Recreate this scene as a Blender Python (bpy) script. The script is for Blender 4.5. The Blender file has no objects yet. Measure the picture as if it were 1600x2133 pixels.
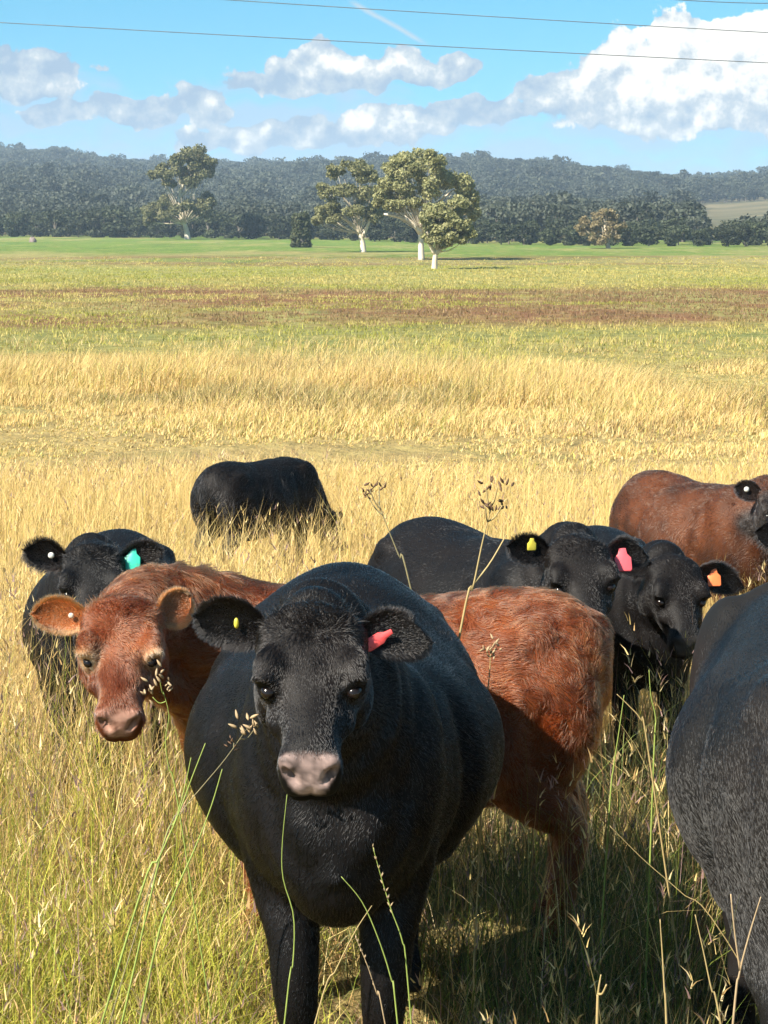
import bpy, math, random
import numpy as np
from mathutils import Vector, Matrix

# ------------------------------------------------------------------ camera
scene = bpy.context.scene
COL = scene.collection
CAM_Z = 2.15
cam_data = bpy.data.cameras.new("camera")
cam_data.sensor_fit = 'VERTICAL'
cam_data.sensor_height = 36.0
cam_data.sensor_width = 27.0
cam_data.lens = 77.05
cam_data.clip_start = 0.05
cam_data.clip_end = 20000.0
cam = bpy.data.objects.new("camera", cam_data)
cam.location = (0, 0, CAM_Z)
cam.rotation_euler = (math.radians(90 - 7.69), 0, 0)
COL.objects.link(cam)
scene.camera = cam

# ------------------------------------------------------------------ sky, sun, exposure
SUN_EL = math.radians(42)
SUN_DIR = Vector((-0.76 * math.cos(SUN_EL), -0.65 * math.cos(SUN_EL), math.sin(SUN_EL)))   # towards the sun

def build_world():
    w = bpy.data.worlds.new("World")
    scene.world = w
    w.use_nodes = True
    nt = w.node_tree
    N, L = nt.nodes, nt.links
    N.clear()

    def math_node(op, a=None, b=None, c=None, clamp=False, tree=nt):
        n = tree.nodes.new('ShaderNodeMath'); n.operation = op; n.use_clamp = clamp
        for i, v in enumerate((a, b, c)):
            if v is None: continue
            if isinstance(v, (int, float)): n.inputs[i].default_value = v
            else: tree.links.new(v, n.inputs[i])
        return n.outputs[0]

    def vm(op, a, b=None):
        n = N.new('ShaderNodeVectorMath'); n.operation = op
        for i, v in enumerate((a, b)):
            if v is None: continue
            if isinstance(v, tuple): n.inputs[i].default_value = v
            else: L.new(v, n.inputs[i])
        return n.outputs[0]
    def noise(vec, scale, detail, rough, dist=0.0, out='Fac'):
        n = N.new('ShaderNodeTexNoise'); n.noise_dimensions = '2D'
        n.inputs['Scale'].default_value = scale; n.inputs['Detail'].default_value = detail
        n.inputs['Roughness'].default_value = rough; n.inputs['Distortion'].default_value = dist
        L.new(vec, n.inputs['Vector'])
        return n.outputs[out]
    def sstep(v, lo, hi):
        n = N.new('ShaderNodeMapRange'); n.interpolation_type = 'SMOOTHSTEP'
        L.new(v, n.inputs['Value']); n.inputs['From Min'].default_value = lo; n.inputs['From Max'].default_value = hi
        return n.outputs['Result']
    def mix(f, a, b):
        m = N.new('ShaderNodeMix'); m.data_type = 'RGBA'
        L.new(f, m.inputs[0])
        for k, v in ((6, a), (7, b)):
            if isinstance(v, tuple): m.inputs[k].default_value = v
            else: L.new(v, m.inputs[k])
        return m.outputs[2]
    # ---- direction -> degrees (azimuth, elevation)
    tc = N.new('ShaderNodeTexCoord')
    s = N.new('ShaderNodeSeparateXYZ'); L.new(tc.outputs['Generated'], s.inputs[0])
    az = math_node('MULTIPLY', math_node('ARCTAN2', s.outputs[0], s.outputs[1]), 57.2958)
    el = math_node('MULTIPLY', math_node('ARCSINE', s.outputs[2]), 57.2958)
    comb = N.new('ShaderNodeCombineXYZ'); L.new(az, comb.inputs[0]); L.new(el, comb.inputs[1])
    P = comb.outputs[0]
    warp = vm('MULTIPLY', vm('SUBTRACT', noise(P, 0.55, 2, 0.6, out='Color'), (0.5, 0.5, 0.5)), (2.2, 1.15, 0))
    PW = vm('ADD', P, warp)
    def blobs(vec, lst):
        sp = N.new('ShaderNodeSeparateXYZ'); L.new(vec, sp.inputs[0])
        out = None
        for a0, e0, ra, re in lst:
            x = math_node('MULTIPLY_ADD', sp.outputs[0], 1 / ra, -a0 / ra)
            y = math_node('MULTIPLY_ADD', sp.outputs[1], 1 / re, -e0 / re)
            r = math_node('SQRT', math_node('MULTIPLY_ADD', x, x, math_node('MULTIPLY', y, y)))
            d = math_node('SUBTRACT', 1.0, r)
            out = d if out is None else math_node('SMOOTH_MAX', out, d, 0.18)
        return out
    def puff(vec): return math_node('MULTIPLY', math_node('SUBTRACT', noise(vec, 1.45, 5, 0.58), 0.5), 1.3)
    off = (-0.20, 0.30, 0)
    bl = blobs(PW, CLOUD_HEAPS)
    pf = puff(P)
    pf1 = puff(vm('ADD', P, off))
    # the rest of the sky: the same kind of scattered cloud
    rest = math_node('MULTIPLY', math_node('SUBTRACT', noise(PW, 0.10, 2, 0.5), 0.60), 5.0)
    gate = math_node('MAXIMUM', math_node('MULTIPLY', math_node('SUBTRACT', math_node('ABSOLUTE', az), 16.0), 0.2, clamp=True), math_node('MULTIPLY', math_node('SUBTRACT', el, 9.0), 0.25, clamp=True))
    rest = math_node('SUBTRACT', rest, math_node('MULTIPLY', math_node('SUBTRACT', 1.0, gate), 3.0))
    body = math_node('MAXIMUM', bl, rest)
    heap = math_node('MULTIPLY_ADD', body, 1.55, pf)
    heap_a = sstep(heap, 0.05, 0.20)
    veil = math_node('ADD', blobs(PW, CLOUD_VEILS), math_node('MULTIPLY', math_node('SUBTRACT', noise(vm('MULTIPLY', PW, (0.45, 1.6, 0)), 0.9, 3, 0.6), 0.5), 1.8))
    veil_a = math_node('MULTIPLY', sstep(veil, -0.1, 0.9), 0.8)

    # ---- clear sky
    sky = N.new('ShaderNodeTexSky'); sky.sky_type = 'NISHITA'; sky.sun_disc = False
    sky.sun_elevation = SUN_EL
    sky.sun_rotation = math.atan2(SUN_DIR.x, SUN_DIR.y)
    sky.air_density = 1.0; sky.dust_density = 0.2; sky.ozone_density = 1.6
    # look a little higher into the atmosphere: the low haze layer is built as air in the scene
    L.new(vm('NORMALIZE', vm('ADD', tc.outputs['Generated'], (0, 0, SKY_LIFT))), sky.inputs[0])
    grade = N.new('ShaderNodeHueSaturation'); grade.inputs['Hue'].default_value = SKY_HUE
    grade.inputs['Saturation'].default_value = SKY_SAT
    grade.inputs['Value'].default_value = SKY_VAL
    L.new(sky.outputs[0], grade.inputs['Color'])

    # ---- cloud brightness: bright where little cloud lies towards the sun, grey where it is thick or near its base
    emb = math_node('SUBTRACT', pf, pf1)
    sp = N.new('ShaderNodeSeparateXYZ'); L.new(PW, sp.inputs[0])
    lift_up = None
    for a0, e0, ra, re, k in CLOUD_LIT:          # which heaps stand in full sun, and where their bases are
        x = math_node('MULTIPLY_ADD', sp.outputs[0], 1 / ra, -a0 / ra)
        y = math_node('MULTIPLY_ADD', sp.outputs[1], 1 / re, -e0 / re)
        d = math_node('MULTIPLY', math_node('SUBTRACT', 1.0, math_node('SQRT', math_node('MULTIPLY_ADD', x, x, math_node('MULTIPLY', y, y))), clamp=True), k)
        lift_up = d if lift_up is None else math_node('MAXIMUM', lift_up, d)
    lit = math_node('ADD', math_node('MULTIPLY_ADD', emb, 1.35, 0.22), math_node('ADD', lift_up, math_node('MULTIPLY', gate, 0.4)), clamp=True)
    ramp = N.new('ShaderNodeValToRGB')
    ramp.color_ramp.elements[0].position = 0.0; ramp.color_ramp.elements[0].color = CLOUD_DARK
    ramp.color_ramp.elements[1].position = 1.0; ramp.color_ramp.elements[1].color = CLOUD_LIGHT
    e = ramp.color_ramp.elements.new(0.5); e.color = CLOUD_MID
    L.new(lit, ramp.inputs[0])

    # contrail: a thin straight streak
    a0, e0, a1, e1 = CONTRAIL
    dx, dy = a1 - a0, e1 - e0; ln = math.hypot(dx, dy); dx /= ln; dy /= ln
    px = math_node('SUBTRACT', az, a0); py = math_node('SUBTRACT', el, e0)
    t = math_node('ADD', math_node('MULTIPLY', px, dx), math_node('MULTIPLY', py, dy))
    q = math_node('ABSOLUTE', math_node('ADD', math_node('SUBTRACT', math_node('MULTIPLY', px, dy), math_node('MULTIPLY', py, dx)), math_node('MULTIPLY', pf, 0.05)))
    across = math_node('SUBTRACT', 1.0, math_node('MULTIPLY', q, 1 / 0.09), clamp=True)
    ins = math_node('MULTIPLY', sstep(t, -0.05, 0.3), math_node('SUBTRACT', 1.0, sstep(t, ln - 0.5, ln + 0.1)))
    trail = math_node('MULTIPLY', math_node('MULTIPLY', across, ins), 0.85)

    out = mix(veil_a, grade.outputs[0], VEIL_COL)
    out = mix(trail, out, CLOUD_MID)
    out = mix(heap_a, out, ramp.outputs[0])
    bg = N.new('ShaderNodeBackground'); bg.inputs['Strength'].default_value = SKY_STRENGTH
    L.new(out, bg.inputs['Color'])
    wo = N.new('ShaderNodeOutputWorld'); L.new(bg.outputs[0], wo.inputs['Surface'])
    w.cycles.sampling_method = 'MANUAL'; w.cycles.sample_map_resolution = 512

def deg(u, v):
    """direction of a cloud, in degrees, from where it stands over the ridge"""
    return (math.degrees(math.atan((u - 800) / 4565.0)), math.degrees(math.atan((450 - v) / 4565.0)))
def blob(u, v, ru, rv):
    a, e = deg(u, v)
    return (a, e, ru / 4565 * 57.3, rv / 4565 * 57.3)
CLOUD_HEAPS = [blob(*b) for b in (
    (1300, 140, 120, 85), (1420, 120, 105, 85), (1545, 105, 95, 85), (1660, 120, 140, 105), (1400, 215, 280, 80), (1620, 225, 240, 70), (1180, 190, 100, 62), (1800, 180, 160, 120),
    (700, 142, 150, 44), (640, 176, 190, 34), (800, 152, 120, 32), (965, 142, 80, 28),
    (770, 268, 130, 44), (650, 290, 150, 34), (520, 296, 170, 30), (430, 226, 90, 52), (290, 238, 140, 32),
    (60, 165, 150, 52), (-60, 150, 140, 54), (980, 242, 210, 40), (110, 240, 80, 26))]
CLOUD_VEILS = [blob(*b) for b in ((60, 265, 320, 80), (520, 255, 380, 70), (900, 275, 380, 70), (1350, 300, 520, 60), (600, 195, 260, 40), (0, 190, 260, 50), (1900, 280, 500, 110), (-400, 250, 500, 110), (800, 330, 1400, 60))]
CLOUD_LIT = [(*blob(*b[:4]), b[4]) for b in ((1330, 110, 250, 170, 1.0), (1560, 80, 260, 180, 1.2), (1420, 170, 360, 160, 0.75), (700, 132, 130, 34, 0.85), (800, 145, 110, 32, 0.6), (770, 258, 130, 36, 0.8), (500, 282, 120, 24, 0.5), (430, 215, 45, 34, 0.3), (960, 138, 60, 30, 0.25))]
CONTRAIL = (*deg(728, 14), *deg(892, 104))
SKY_LIFT, SKY_HUE, SKY_SAT, SKY_VAL, SKY_STRENGTH = 0.12, 0.475, 1.40, 1.0, 0.062
CLOUD_DARK = (2.35, 3.2, 4.15, 1); CLOUD_MID = (3.8, 4.35, 4.75, 1); CLOUD_LIGHT = (7.2, 7.0, 6.5, 1); VEIL_COL = (2.9, 4.0, 5.2, 1)
build_world()

sun_data = bpy.data.lights.new("sun", 'SUN')
sun_data.energy = 5.0
sun_data.angle = math.radians(0.53)
sun_data.color = (1.0, 0.93, 0.80)
sun = bpy.data.objects.new("sun", sun_data)
sun.rotation_euler = SUN_DIR.to_track_quat('Z', 'Y').to_euler()
sun.location = (-8, -6, 12)
COL.objects.link(sun)

scene.view_settings.view_transform = 'Standard'
scene.view_settings.look = 'None'
scene.view_settings.exposure = 1.5
scene.view_settings.gamma = 1.0
scene.view_settings.use_curve_mapping = False
scene.cycles.max_bounces = 4
scene.cycles.diffuse_bounces = 2
scene.cycles.glossy_bounces = 2
scene.cycles.transmission_bounces = 4
scene.cycles.transparent_max_bounces = 8
scene.cycles.volume_bounces = 0
scene.cycles.caustics_reflective = False
scene.cycles.caustics_refractive = False
scene.cycles.use_denoising = True
scene.cycles.use_adaptive_sampling = True
scene.cycles.adaptive_threshold = 0.02

# ------------------------------------------------------------------ helpers
rng = np.random.default_rng(11)

def fast_mesh(name, V, F, mats=(), smooth=True, colors=None, uniform=True):
    """one mesh from numpy arrays; F is (m,k) or a list of such arrays"""
    V = np.asarray(V, np.float32)
    Fs = [np.asarray(f, np.int32) for f in (F if isinstance(F, (list, tuple)) else [F])]
    me = bpy.data.meshes.new(name)
    loops = np.concatenate([f.ravel() for f in Fs])
    sizes = np.concatenate([np.full(len(f), f.shape[1], np.int32) for f in Fs])
    starts = np.concatenate([[0], np.cumsum(sizes)[:-1]]).astype(np.int32)
    me.vertices.add(len(V)); me.vertices.foreach_set('co', V.ravel())
    me.loops.add(len(loops)); me.loops.foreach_set('vertex_index', loops)
    me.polygons.add(len(sizes)); me.polygons.foreach_set('loop_start', starts)
    me.update(calc_edges=True)
    me.polygons.foreach_set('use_smooth', np.full(len(sizes), smooth))
    if colors is not None:
        at = me.attributes.new('tint', 'FLOAT_COLOR', 'POINT')
        c = np.ones((len(V), 4), np.float32); c[:, :3] = colors
        at.data.foreach_set('color', c.ravel())
    for m in mats: me.materials.append(m)
    return me

def link(name, data, parent=None, **props):
    o = bpy.data.objects.new(name, data)
    COL.objects.link(o)
    if parent is not None: o.parent = parent
    for k, v in props.items(): o[k] = v
    return o

def ground_z(x, y):
    x = np.asarray(x, float); y = np.asarray(y, float)
    d = np.maximum(y - 5.0, 0)
    z = -2.5 * (1 - np.exp(-d / 40.0))
    near = np.exp(-np.maximum(y, 0) / 60.0)
    z = z + near * 0.03 * (np.sin(1.3 * x + 0.7 * y) + np.sin(0.9 * y - 1.7 * x + 1.0))
    z = z + (1 - near) * 0.10 * (np.sin(0.11 * x + 0.3) * np.sin(0.07 * y + 1.1))
    return z

def vnoise(P, scale, seed=0):
    """cheap smooth value noise in 3D, -1..1"""
    P = np.asarray(P, float) * scale
    i = np.floor(P).astype(np.int64); f = P - i
    f = f * f * (3 - 2 * f)
    def h(a, b, c):
        n = (a * 374761393 + b * 668265263 + c * 2147483647 + seed * 974634777) & 0xffffffff
        n = ((n ^ (n >> 13)) * 1274126177) & 0xffffffff
        n = n ^ (n >> 16)
        return (n & 0xffff) / 32767.5 - 1
    out = 0
    for dx in (0, 1):
        for dy in (0, 1):
            for dz in (0, 1):
                w = (f[:, 0] if dx else 1 - f[:, 0]) * (f[:, 1] if dy else 1 - f[:, 1]) * (f[:, 2] if dz else 1 - f[:, 2])
                out = out + w * h(i[:, 0] + dx, i[:, 1] + dy, i[:, 2] + dz)
    return out

class NT:
    """small node-tree writer"""
    def __init__(self, name):
        self.m = bpy.data.materials.new(name); self.m.use_nodes = True
        self.t = self.m.node_tree; self.t.nodes.clear()
        self.out = self.t.nodes.new('ShaderNodeOutputMaterial')
    def n(self, typ, **kw):
        nd = self.t.nodes.new(typ)
        for k, v in kw.items(): setattr(nd, k, v)
        return nd
    def l(self, a, b): self.t.links.new(a, b)
    def math(self, op, a, b=None, clamp=False):
        nd = self.n('ShaderNodeMath', operation=op, use_clamp=clamp)
        for i, v in enumerate((a, b)):
            if v is None: continue
            if isinstance(v, (int, float)): nd.inputs[i].default_value = v
            else: self.l(v, nd.inputs[i])
        return nd.outputs[0]
    def mix(self, f, a, b, blend='MIX'):
        nd = self.n('ShaderNodeMix', data_type='RGBA', blend_type=blend)
        for sock, v in ((nd.inputs[0], f), (nd.inputs[6], a), (nd.inputs[7], b)):
            if isinstance(v, (int, float)): sock.default_value = v
            elif isinstance(v, tuple): sock.default_value = (*v[:3], 1)
            else: self.l(v, sock)
        return nd.outputs[2]
    def noise(self, vec, scale, detail=4, rough=0.55, dist=0.0):
        nd = self.n('ShaderNodeTexNoise')
        nd.inputs['Scale'].default_value = scale; nd.inputs['Detail'].default_value = detail
        nd.inputs['Roughness'].default_value = rough; nd.inputs['Distortion'].default_value = dist
        if vec is not None: self.l(vec, nd.inputs['Vector'])
        return nd.outputs['Fac']
    def scaled(self, vec, s):
        nd = self.n('ShaderNodeVectorMath', operation='MULTIPLY'); nd.inputs[1].default_value = s
        self.l(vec, nd.inputs[0]); return nd.outputs[0]
    def step(self, v, lo, hi):
        nd = self.n('ShaderNodeMapRange', interpolation_type='SMOOTHSTEP')
        self.l(v, nd.inputs['Value']); nd.inputs['From Min'].default_value = lo; nd.inputs['From Max'].default_value = hi
        return nd.outputs['Result']
    def ramp(self, v, stops):
        nd = self.n('ShaderNodeValToRGB'); cr = nd.color_ramp
        while len(cr.elements) < len(stops): cr.elements.new(0.5)
        for e, (p, c) in zip(cr.elements, stops): e.position = p; e.color = (*c, 1)
        self.l(v, nd.inputs[0]); return nd.outputs[0]

def loft(rings, cap=True):
    """closed tube through equal-length rings of points (list of (k,3) arrays)"""
    R = np.array(rings); n, k, _ = R.shape
    V = R.reshape(-1, 3)
    i = np.arange(n - 1)[:, None] * k; j = np.arange(k)[None, :]; j2 = (j + 1) % k
    F = np.stack([i + j, i + j2, i + k + j2, i + k + j], -1).reshape(-1, 4)
    if not cap: return V, [F]
    c0, c1 = len(V), len(V) + 1
    V = np.vstack([V, R[0].mean(0), R[-1].mean(0)])
    jj = np.arange(k); jn = (jj + 1) % k
    T0 = np.stack([np.full(k, c0), jn, jj], -1)
    b = (n - 1) * k
    T1 = np.stack([np.full(k, c1), b + jj, b + jn], -1)
    return V, [F, np.vstack([T0, T1])]

def frames(P):
    """tangent, side and normal along a polyline"""
    P = np.asarray(P, float)
    T = np.gradient(P, axis=0); T /= np.linalg.norm(T, axis=1)[:, None] + 1e-9
    ref = np.array([0, 0, 1.0]) if abs(T[0, 2]) < 0.9 else np.array([1.0, 0, 0])
    S = np.zeros_like(P); Nn = np.zeros_like(P)
    for i, t in enumerate(T):
        s = np.cross(ref, t) if i == 0 else S[i - 1] - t * np.dot(S[i - 1], t)
        s /= np.linalg.norm(s) + 1e-9
        S[i] = s; Nn[i] = np.cross(t, s)
    return T, S, Nn

def tube(P, r, k=8, rn=None):
    """tapered tube along P; r side radii, rn normal radii"""
    P = np.asarray(P, float); r = np.broadcast_to(np.asarray(r, float), (len(P),)); rn = r if rn is None else np.broadcast_to(np.asarray(rn, float), (len(P),))
    T, S, Nn = frames(P)
    a = np.linspace(0, 2 * np.pi, k, endpoint=False)
    rings = [P[i] + np.cos(a)[:, None] * S[i] * r[i] + np.sin(a)[:, None] * Nn[i] * rn[i] for i in range(len(P))]
    return loft(rings)

def merge(parts):
    Vs, quads, tris, off = [], [], [], 0
    for V, Fs in parts:
        Vs.append(V)
        for f in Fs:
            (quads if f.shape[1] == 4 else tris).append(f + off)
        off += len(V)
    F = []
    if quads: F.append(np.vstack(quads))
    if tris: F.append(np.vstack(tris))
    return np.vstack(Vs), F

def spline(P, n):
    """Catmull-Rom through the rows of P"""
    P = np.asarray(P, float); m = len(P)
    t = np.linspace(0, m - 1, n); i = np.clip(t.astype(int), 0, m - 2); f = (t - i)[:, None]
    p0 = P[np.maximum(i - 1, 0)]; p1 = P[i]; p2 = P[i + 1]; p3 = P[np.minimum(i + 2, m - 1)]
    return 0.5 * (2 * p1 + (p2 - p0) * f + (2 * p0 - 5 * p1 + 4 * p2 - p3) * f ** 2 + (3 * p1 - p0 - 3 * p2 + p3) * f ** 3)
# ------------------------------------------------------------------ ground, hills
PITCH = math.radians(7.69)
def world_at(u, v, y):
    """the point at distance y whose bearing and height were measured on the photograph (1600 x 2133)"""
    up = (1066.5 - v) / 4565.0
    t = y / (math.cos(PITCH) + up * math.sin(PITCH))
    return ((u - 800) / 4565.0 * t, y, CAM_Z + t * (up * math.cos(PITCH) - math.sin(PITCH)))

def ground_material():
    m = NT("paddock_ground")
    geo = m.n('ShaderNodeNewGeometry'); pos = geo.outputs['Position']
    sep = m.n('ShaderNodeSeparateXYZ'); m.l(pos, sep.inputs[0]); Y = sep.outputs[1]
    wob = m.math('SUBTRACT', m.noise(m.scaled(pos, (0.025, 0.03, 0)), 1.0, 5, 0.6), 0.5)
    # distance with a wavy edge, in log form so that bands stay readable far away
    ly = m.math('LOGARITHM', m.math('MAXIMUM', Y, 1.0), 2.718)
    lw = m.math('ADD', ly, m.math('MULTIPLY', wob, 0.9))
    t = m.math('DIVIDE', m.math('SUBTRACT', lw, 2.5), 4.0)           # 12 m -> 0, 660 m -> 1
    def tt(d): return (math.log(d) - 2.5) / 4.0
    base = m.ramp(t, [(0.0, (0.20, 0.15, 0.06)), (tt(30), (0.30, 0.22, 0.09)), (tt(50), (0.33, 0.26, 0.10)), (tt(78), (0.19, 0.19, 0.06)), (tt(92), (0.24, 0.22, 0.07)),
                      (tt(150), (0.24, 0.22, 0.07)), (tt(200), (0.26, 0.26, 0.07)), (tt(235), (0.24, 0.20, 0.08)), (tt(275), (0.125, 0.19, 0.035)), (tt(420), (0.14, 0.21, 0.04)), (1.0, (0.12, 0.2, 0.05))])
    # rusty patches of seeding weed between 85 and 145 m
    inb = m.math('MULTIPLY', m.step(ly, math.log(80), math.log(94)), m.math('SUBTRACT', 1.0, m.step(ly, math.log(134), math.log(156))))
    rn = m.noise(m.scaled(pos, (0.045, 0.03, 0)), 1.0, 6, 0.66)
    rust = m.math('MULTIPLY', inb, m.step(rn, 0.39, 0.53))
    base = m.mix(m.math('MULTIPLY', rust, 0.92), base, (0.175, 0.080, 0.042))
    # thin brown strips farther out
    inb2 = m.math('MULTIPLY', m.step(ly, math.log(195), math.log(215)), m.math('SUBTRACT', 1.0, m.step(ly, math.log(250), math.log(275))))
    rn2 = m.noise(m.scaled(pos, (0.012, 0.05, 0)), 1.0, 5, 0.6)
    base = m.mix(m.math('MULTIPLY', m.math('MULTIPLY', inb2, m.step(rn2, 0.45, 0.55)), 0.7), base, (0.19, 0.11, 0.05))
    # green and straw mottling at two sizes
    mot = m.noise(m.scaled(pos, (0.30, 0.12, 0)), 1.0, 7, 0.7)
    base = m.mix(m.math('MULTIPLY', m.step(mot, 0.50, 0.66), 0.6), base, (0.36, 0.30, 0.11))
    mot2 = m.noise(m.scaled(pos, (0.16, 0.07, 0)), 1.3, 7, 0.7)
    base = m.mix(m.math('MULTIPLY', m.step(mot2, 0.52, 0.68), 0.55), base, (0.11, 0.15, 0.04))
    mot3 = m.noise(m.scaled(pos, (0.035, 0.014, 0)), 1.0, 6, 0.68)
    fard = m.step(ly, math.log(150), math.log(260))
    base = m.mix(m.math('MULTIPLY', m.math('MULTIPLY', m.step(mot3, 0.48, 0.62), fard), 0.75), base, (0.30, 0.26, 0.10))
    mot4 = m.noise(m.scaled(pos, (0.06, 0.022, 0)), 1.7, 6, 0.68)
    base = m.mix(m.math('MULTIPLY', m.math('MULTIPLY', m.step(mot4, 0.50, 0.66), fard), 0.6), base, (0.085, 0.15, 0.03))
    fine = m.noise(m.scaled(pos, (1.6, 0.8, 1)), 1.0, 6, 0.75)
    base = m.mix(0.55, base, m.mix(m.step(fine, 0.3, 0.7), (0.25, 0.25, 0.22), (1.0, 1.0, 1.0)), 'MULTIPLY')
    b = m.n('ShaderNodeBsdfPrincipled'); b.inputs['Roughness'].default_value = 0.95; b.inputs['Specular IOR Level'].default_value = 0.1
    m.l(base, b.inputs['Base Color'])
    bmp = m.n('ShaderNodeBump'); bmp.inputs['Strength'].default_value = 0.9; bmp.inputs['Distance'].default_value = 0.35
    m.l(m.noise(m.scaled(pos, (1.1, 0.7, 1)), 1.0, 6, 0.7), bmp.inputs['Height']); m.l(bmp.outputs[0], b.inputs['Normal'])
    m.l(b.outputs[0], m.out.inputs['Surface'])
    return m.m

def build_ground():
    ys = np.concatenate([np.linspace(-120, 2, 20)[:-1], np.geomspace(2, 620, 150), np.geomspace(700, 9000, 12)])
    hx = np.geomspace(0.25, 6000, 60); xs = np.concatenate([-hx[::-1], [0], hx])
    X, Y = np.meshgrid(xs, ys)
    Z = ground_z(X, Y)
    V = np.stack([X, Y, Z], -1).reshape(-1, 3)
    n, k = X.shape
    i = np.arange(n - 1)[:, None] * k; j = np.arange(k - 1)[None, :]
    F = np.stack([i + j, i + j + 1, i + k + j + 1, i + k + j], -1).reshape(-1, 4)
    link("ground", fast_mesh("ground", V, F, [ground_material()]), kind="structure")
build_ground()

RIDGE = np.array([(-1500, 324), (-600, 320), (0, 342), (150, 350), (250, 364), (330, 368), (560, 372), (700, 370), (940, 370), (1100, 374), (1250, 384), (1400, 398), (1500, 400), (1620, 392), (2200, 404), (3000, 414)], float)
EDGE_U, EDGE_D = [-600, 0, 400, 640, 1000, 1600, 2300], [500, 488, 462, 432, 352, 328, 315]     # how far the paddock reaches
def hill_z(x, y):
    az = x / np.maximum(y, 1) * 4565 + 800
    rv = np.interp(az, RIDGE[:, 0], RIDGE[:, 1])
    H = (450 - rv) / 4565 * 1700 + 2.15
    edge = np.interp(az, EDGE_U, EDGE_D) + 30
    t = np.clip((y - edge) / (1700 - edge), 0, 1)
    s = 0.55 * t + 0.45 * t * t * (3 - 2 * t)
    fall = np.clip((y - 1750) / 900, 0, 1)
    roll = 5.0 * np.sin(x * 0.011 + 1.0) * np.sin(y * 0.006) * np.sin(np.pi * np.clip(t, 0, 1))
    return -3.2 + (H + 3.2) * s * (1 - 0.8 * fall) + roll

def hill_material():
    m = NT("hillside_ground")
    geo = m.n('ShaderNodeNewGeometry'); pos = geo.outputs['Position']
    f = m.noise(m.scaled(pos, (0.012, 0.02, 0.02)), 1.0, 6, 0.65)
    c = m.ramp(f, [(0.35, (0.055, 0.062, 0.035)), (0.5, (0.12, 0.105, 0.06)), (0.65, (0.20, 0.165, 0.095))])
    b = m.n('ShaderNodeBsdfPrincipled'); b.inputs['Roughness'].default_value = 1.0; b.inputs['Specular IOR Level'].default_value = 0.0
    m.l(c, b.inputs['Base Color']); m.l(b.outputs[0], m.out.inputs['Surface'])
    return m.m

def build_hills():
    a = np.linspace(-0.62, 0.62, 110); ys = np.geomspace(430, 3000, 70)
    A, Y = np.meshgrid(a, ys); X = A * Y
    Z = hill_z(X, Y)
    V = np.stack([X, Y, Z], -1).reshape(-1, 3); n, k = X.shape
    i = np.arange(n - 1)[:, None] * k; j = np.arange(k - 1)[None, :]
    F = np.stack([i + j, i + j + 1, i + k + j + 1, i + k + j], -1).reshape(-1, 4)
    link("hills", fast_mesh("hills", V, F, [hill_material()]), kind="structure")
build_hills()

# ------------------------------------------------------------------ foliage
def leaf_material(name, cols, transl=0.35):
    m = NT(name)
    geo = m.n('ShaderNodeNewGeometry')
    oi = m.n('ShaderNodeObjectInfo')
    c = m.ramp(geo.outputs['Random Per Island'], [(i / (len(cols) - 1), c) for i, c in enumerate(cols)])
    v = m.n('ShaderNodeHueSaturation'); m.l(c, v.inputs['Color'])
    m.l(m.math('ADD', m.math('MULTIPLY', oi.outputs['Random'], 0.6), 0.7), v.inputs['Value'])
    d = m.n('ShaderNodeBsdfPrincipled'); d.inputs['Roughness'].default_value = 0.6; d.inputs['Specular IOR Level'].default_value = 0.25
    t = m.n('ShaderNodeBsdfTranslucent'); mx = m.n('ShaderNodeMixShader'); mx.inputs[0].default_value = transl
    m.l(v.outputs[0], d.inputs['Base Color']); m.l(v.outputs[0], t.inputs['Color'])
    m.l(d.outputs[0], mx.inputs[1]); m.l(t.outputs[0], mx.inputs[2]); m.l(mx.outputs[0], m.out.inputs['Surface'])
    return m.m
def bark_material(name, light, dark):
    m = NT(name)
    geo = m.n('ShaderNodeNewGeometry')
    f = m.noise(m.scaled(geo.outputs['Position'], (1, 1, 0.35)), 1.2, 5, 0.6)
    c = m.ramp(f, [(0.35, dark), (0.6, light)])
    b = m.n('ShaderNodeBsdfPrincipled'); b.inputs['Roughness'].default_value = 0.85
    m.l(c, b.inputs['Base Color']); m.l(b.outputs[0], m.out.inputs['Surface'])
    return m.m
M_GUM = leaf_material("gum_leaves", [(0.13, 0.135, 0.055), (0.20, 0.20, 0.088), (0.27, 0.255, 0.12), (0.165, 0.168, 0.072)])
M_TAN = leaf_material("dry_gum_leaves", [(0.22, 0.175, 0.09), (0.32, 0.26, 0.135), (0.27, 0.215, 0.115)])
M_IVY = leaf_material("ivy_leaves", [(0.055, 0.07, 0.03), (0.10, 0.115, 0.05), (0.13, 0.125, 0.07)])
M_DARK = leaf_material("dark_bush_leaves", [(0.026, 0.036, 0.018), (0.05, 0.058, 0.026), (0.038, 0.048, 0.024)], 0.2)
M_WOOD = leaf_material("hill_wood_leaves", [(0.041, 0.050, 0.033), (0.053, 0.060, 0.039), (0.047, 0.055, 0.036)], 0.2)
M_BARK = bark_material("white_gum_bark", (0.62, 0.54, 0.42), (0.36, 0.29, 0.2))
M_BARKD = bark_material("grey_bark", (0.14, 0.12, 0.095), (0.07, 0.06, 0.05))

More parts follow.
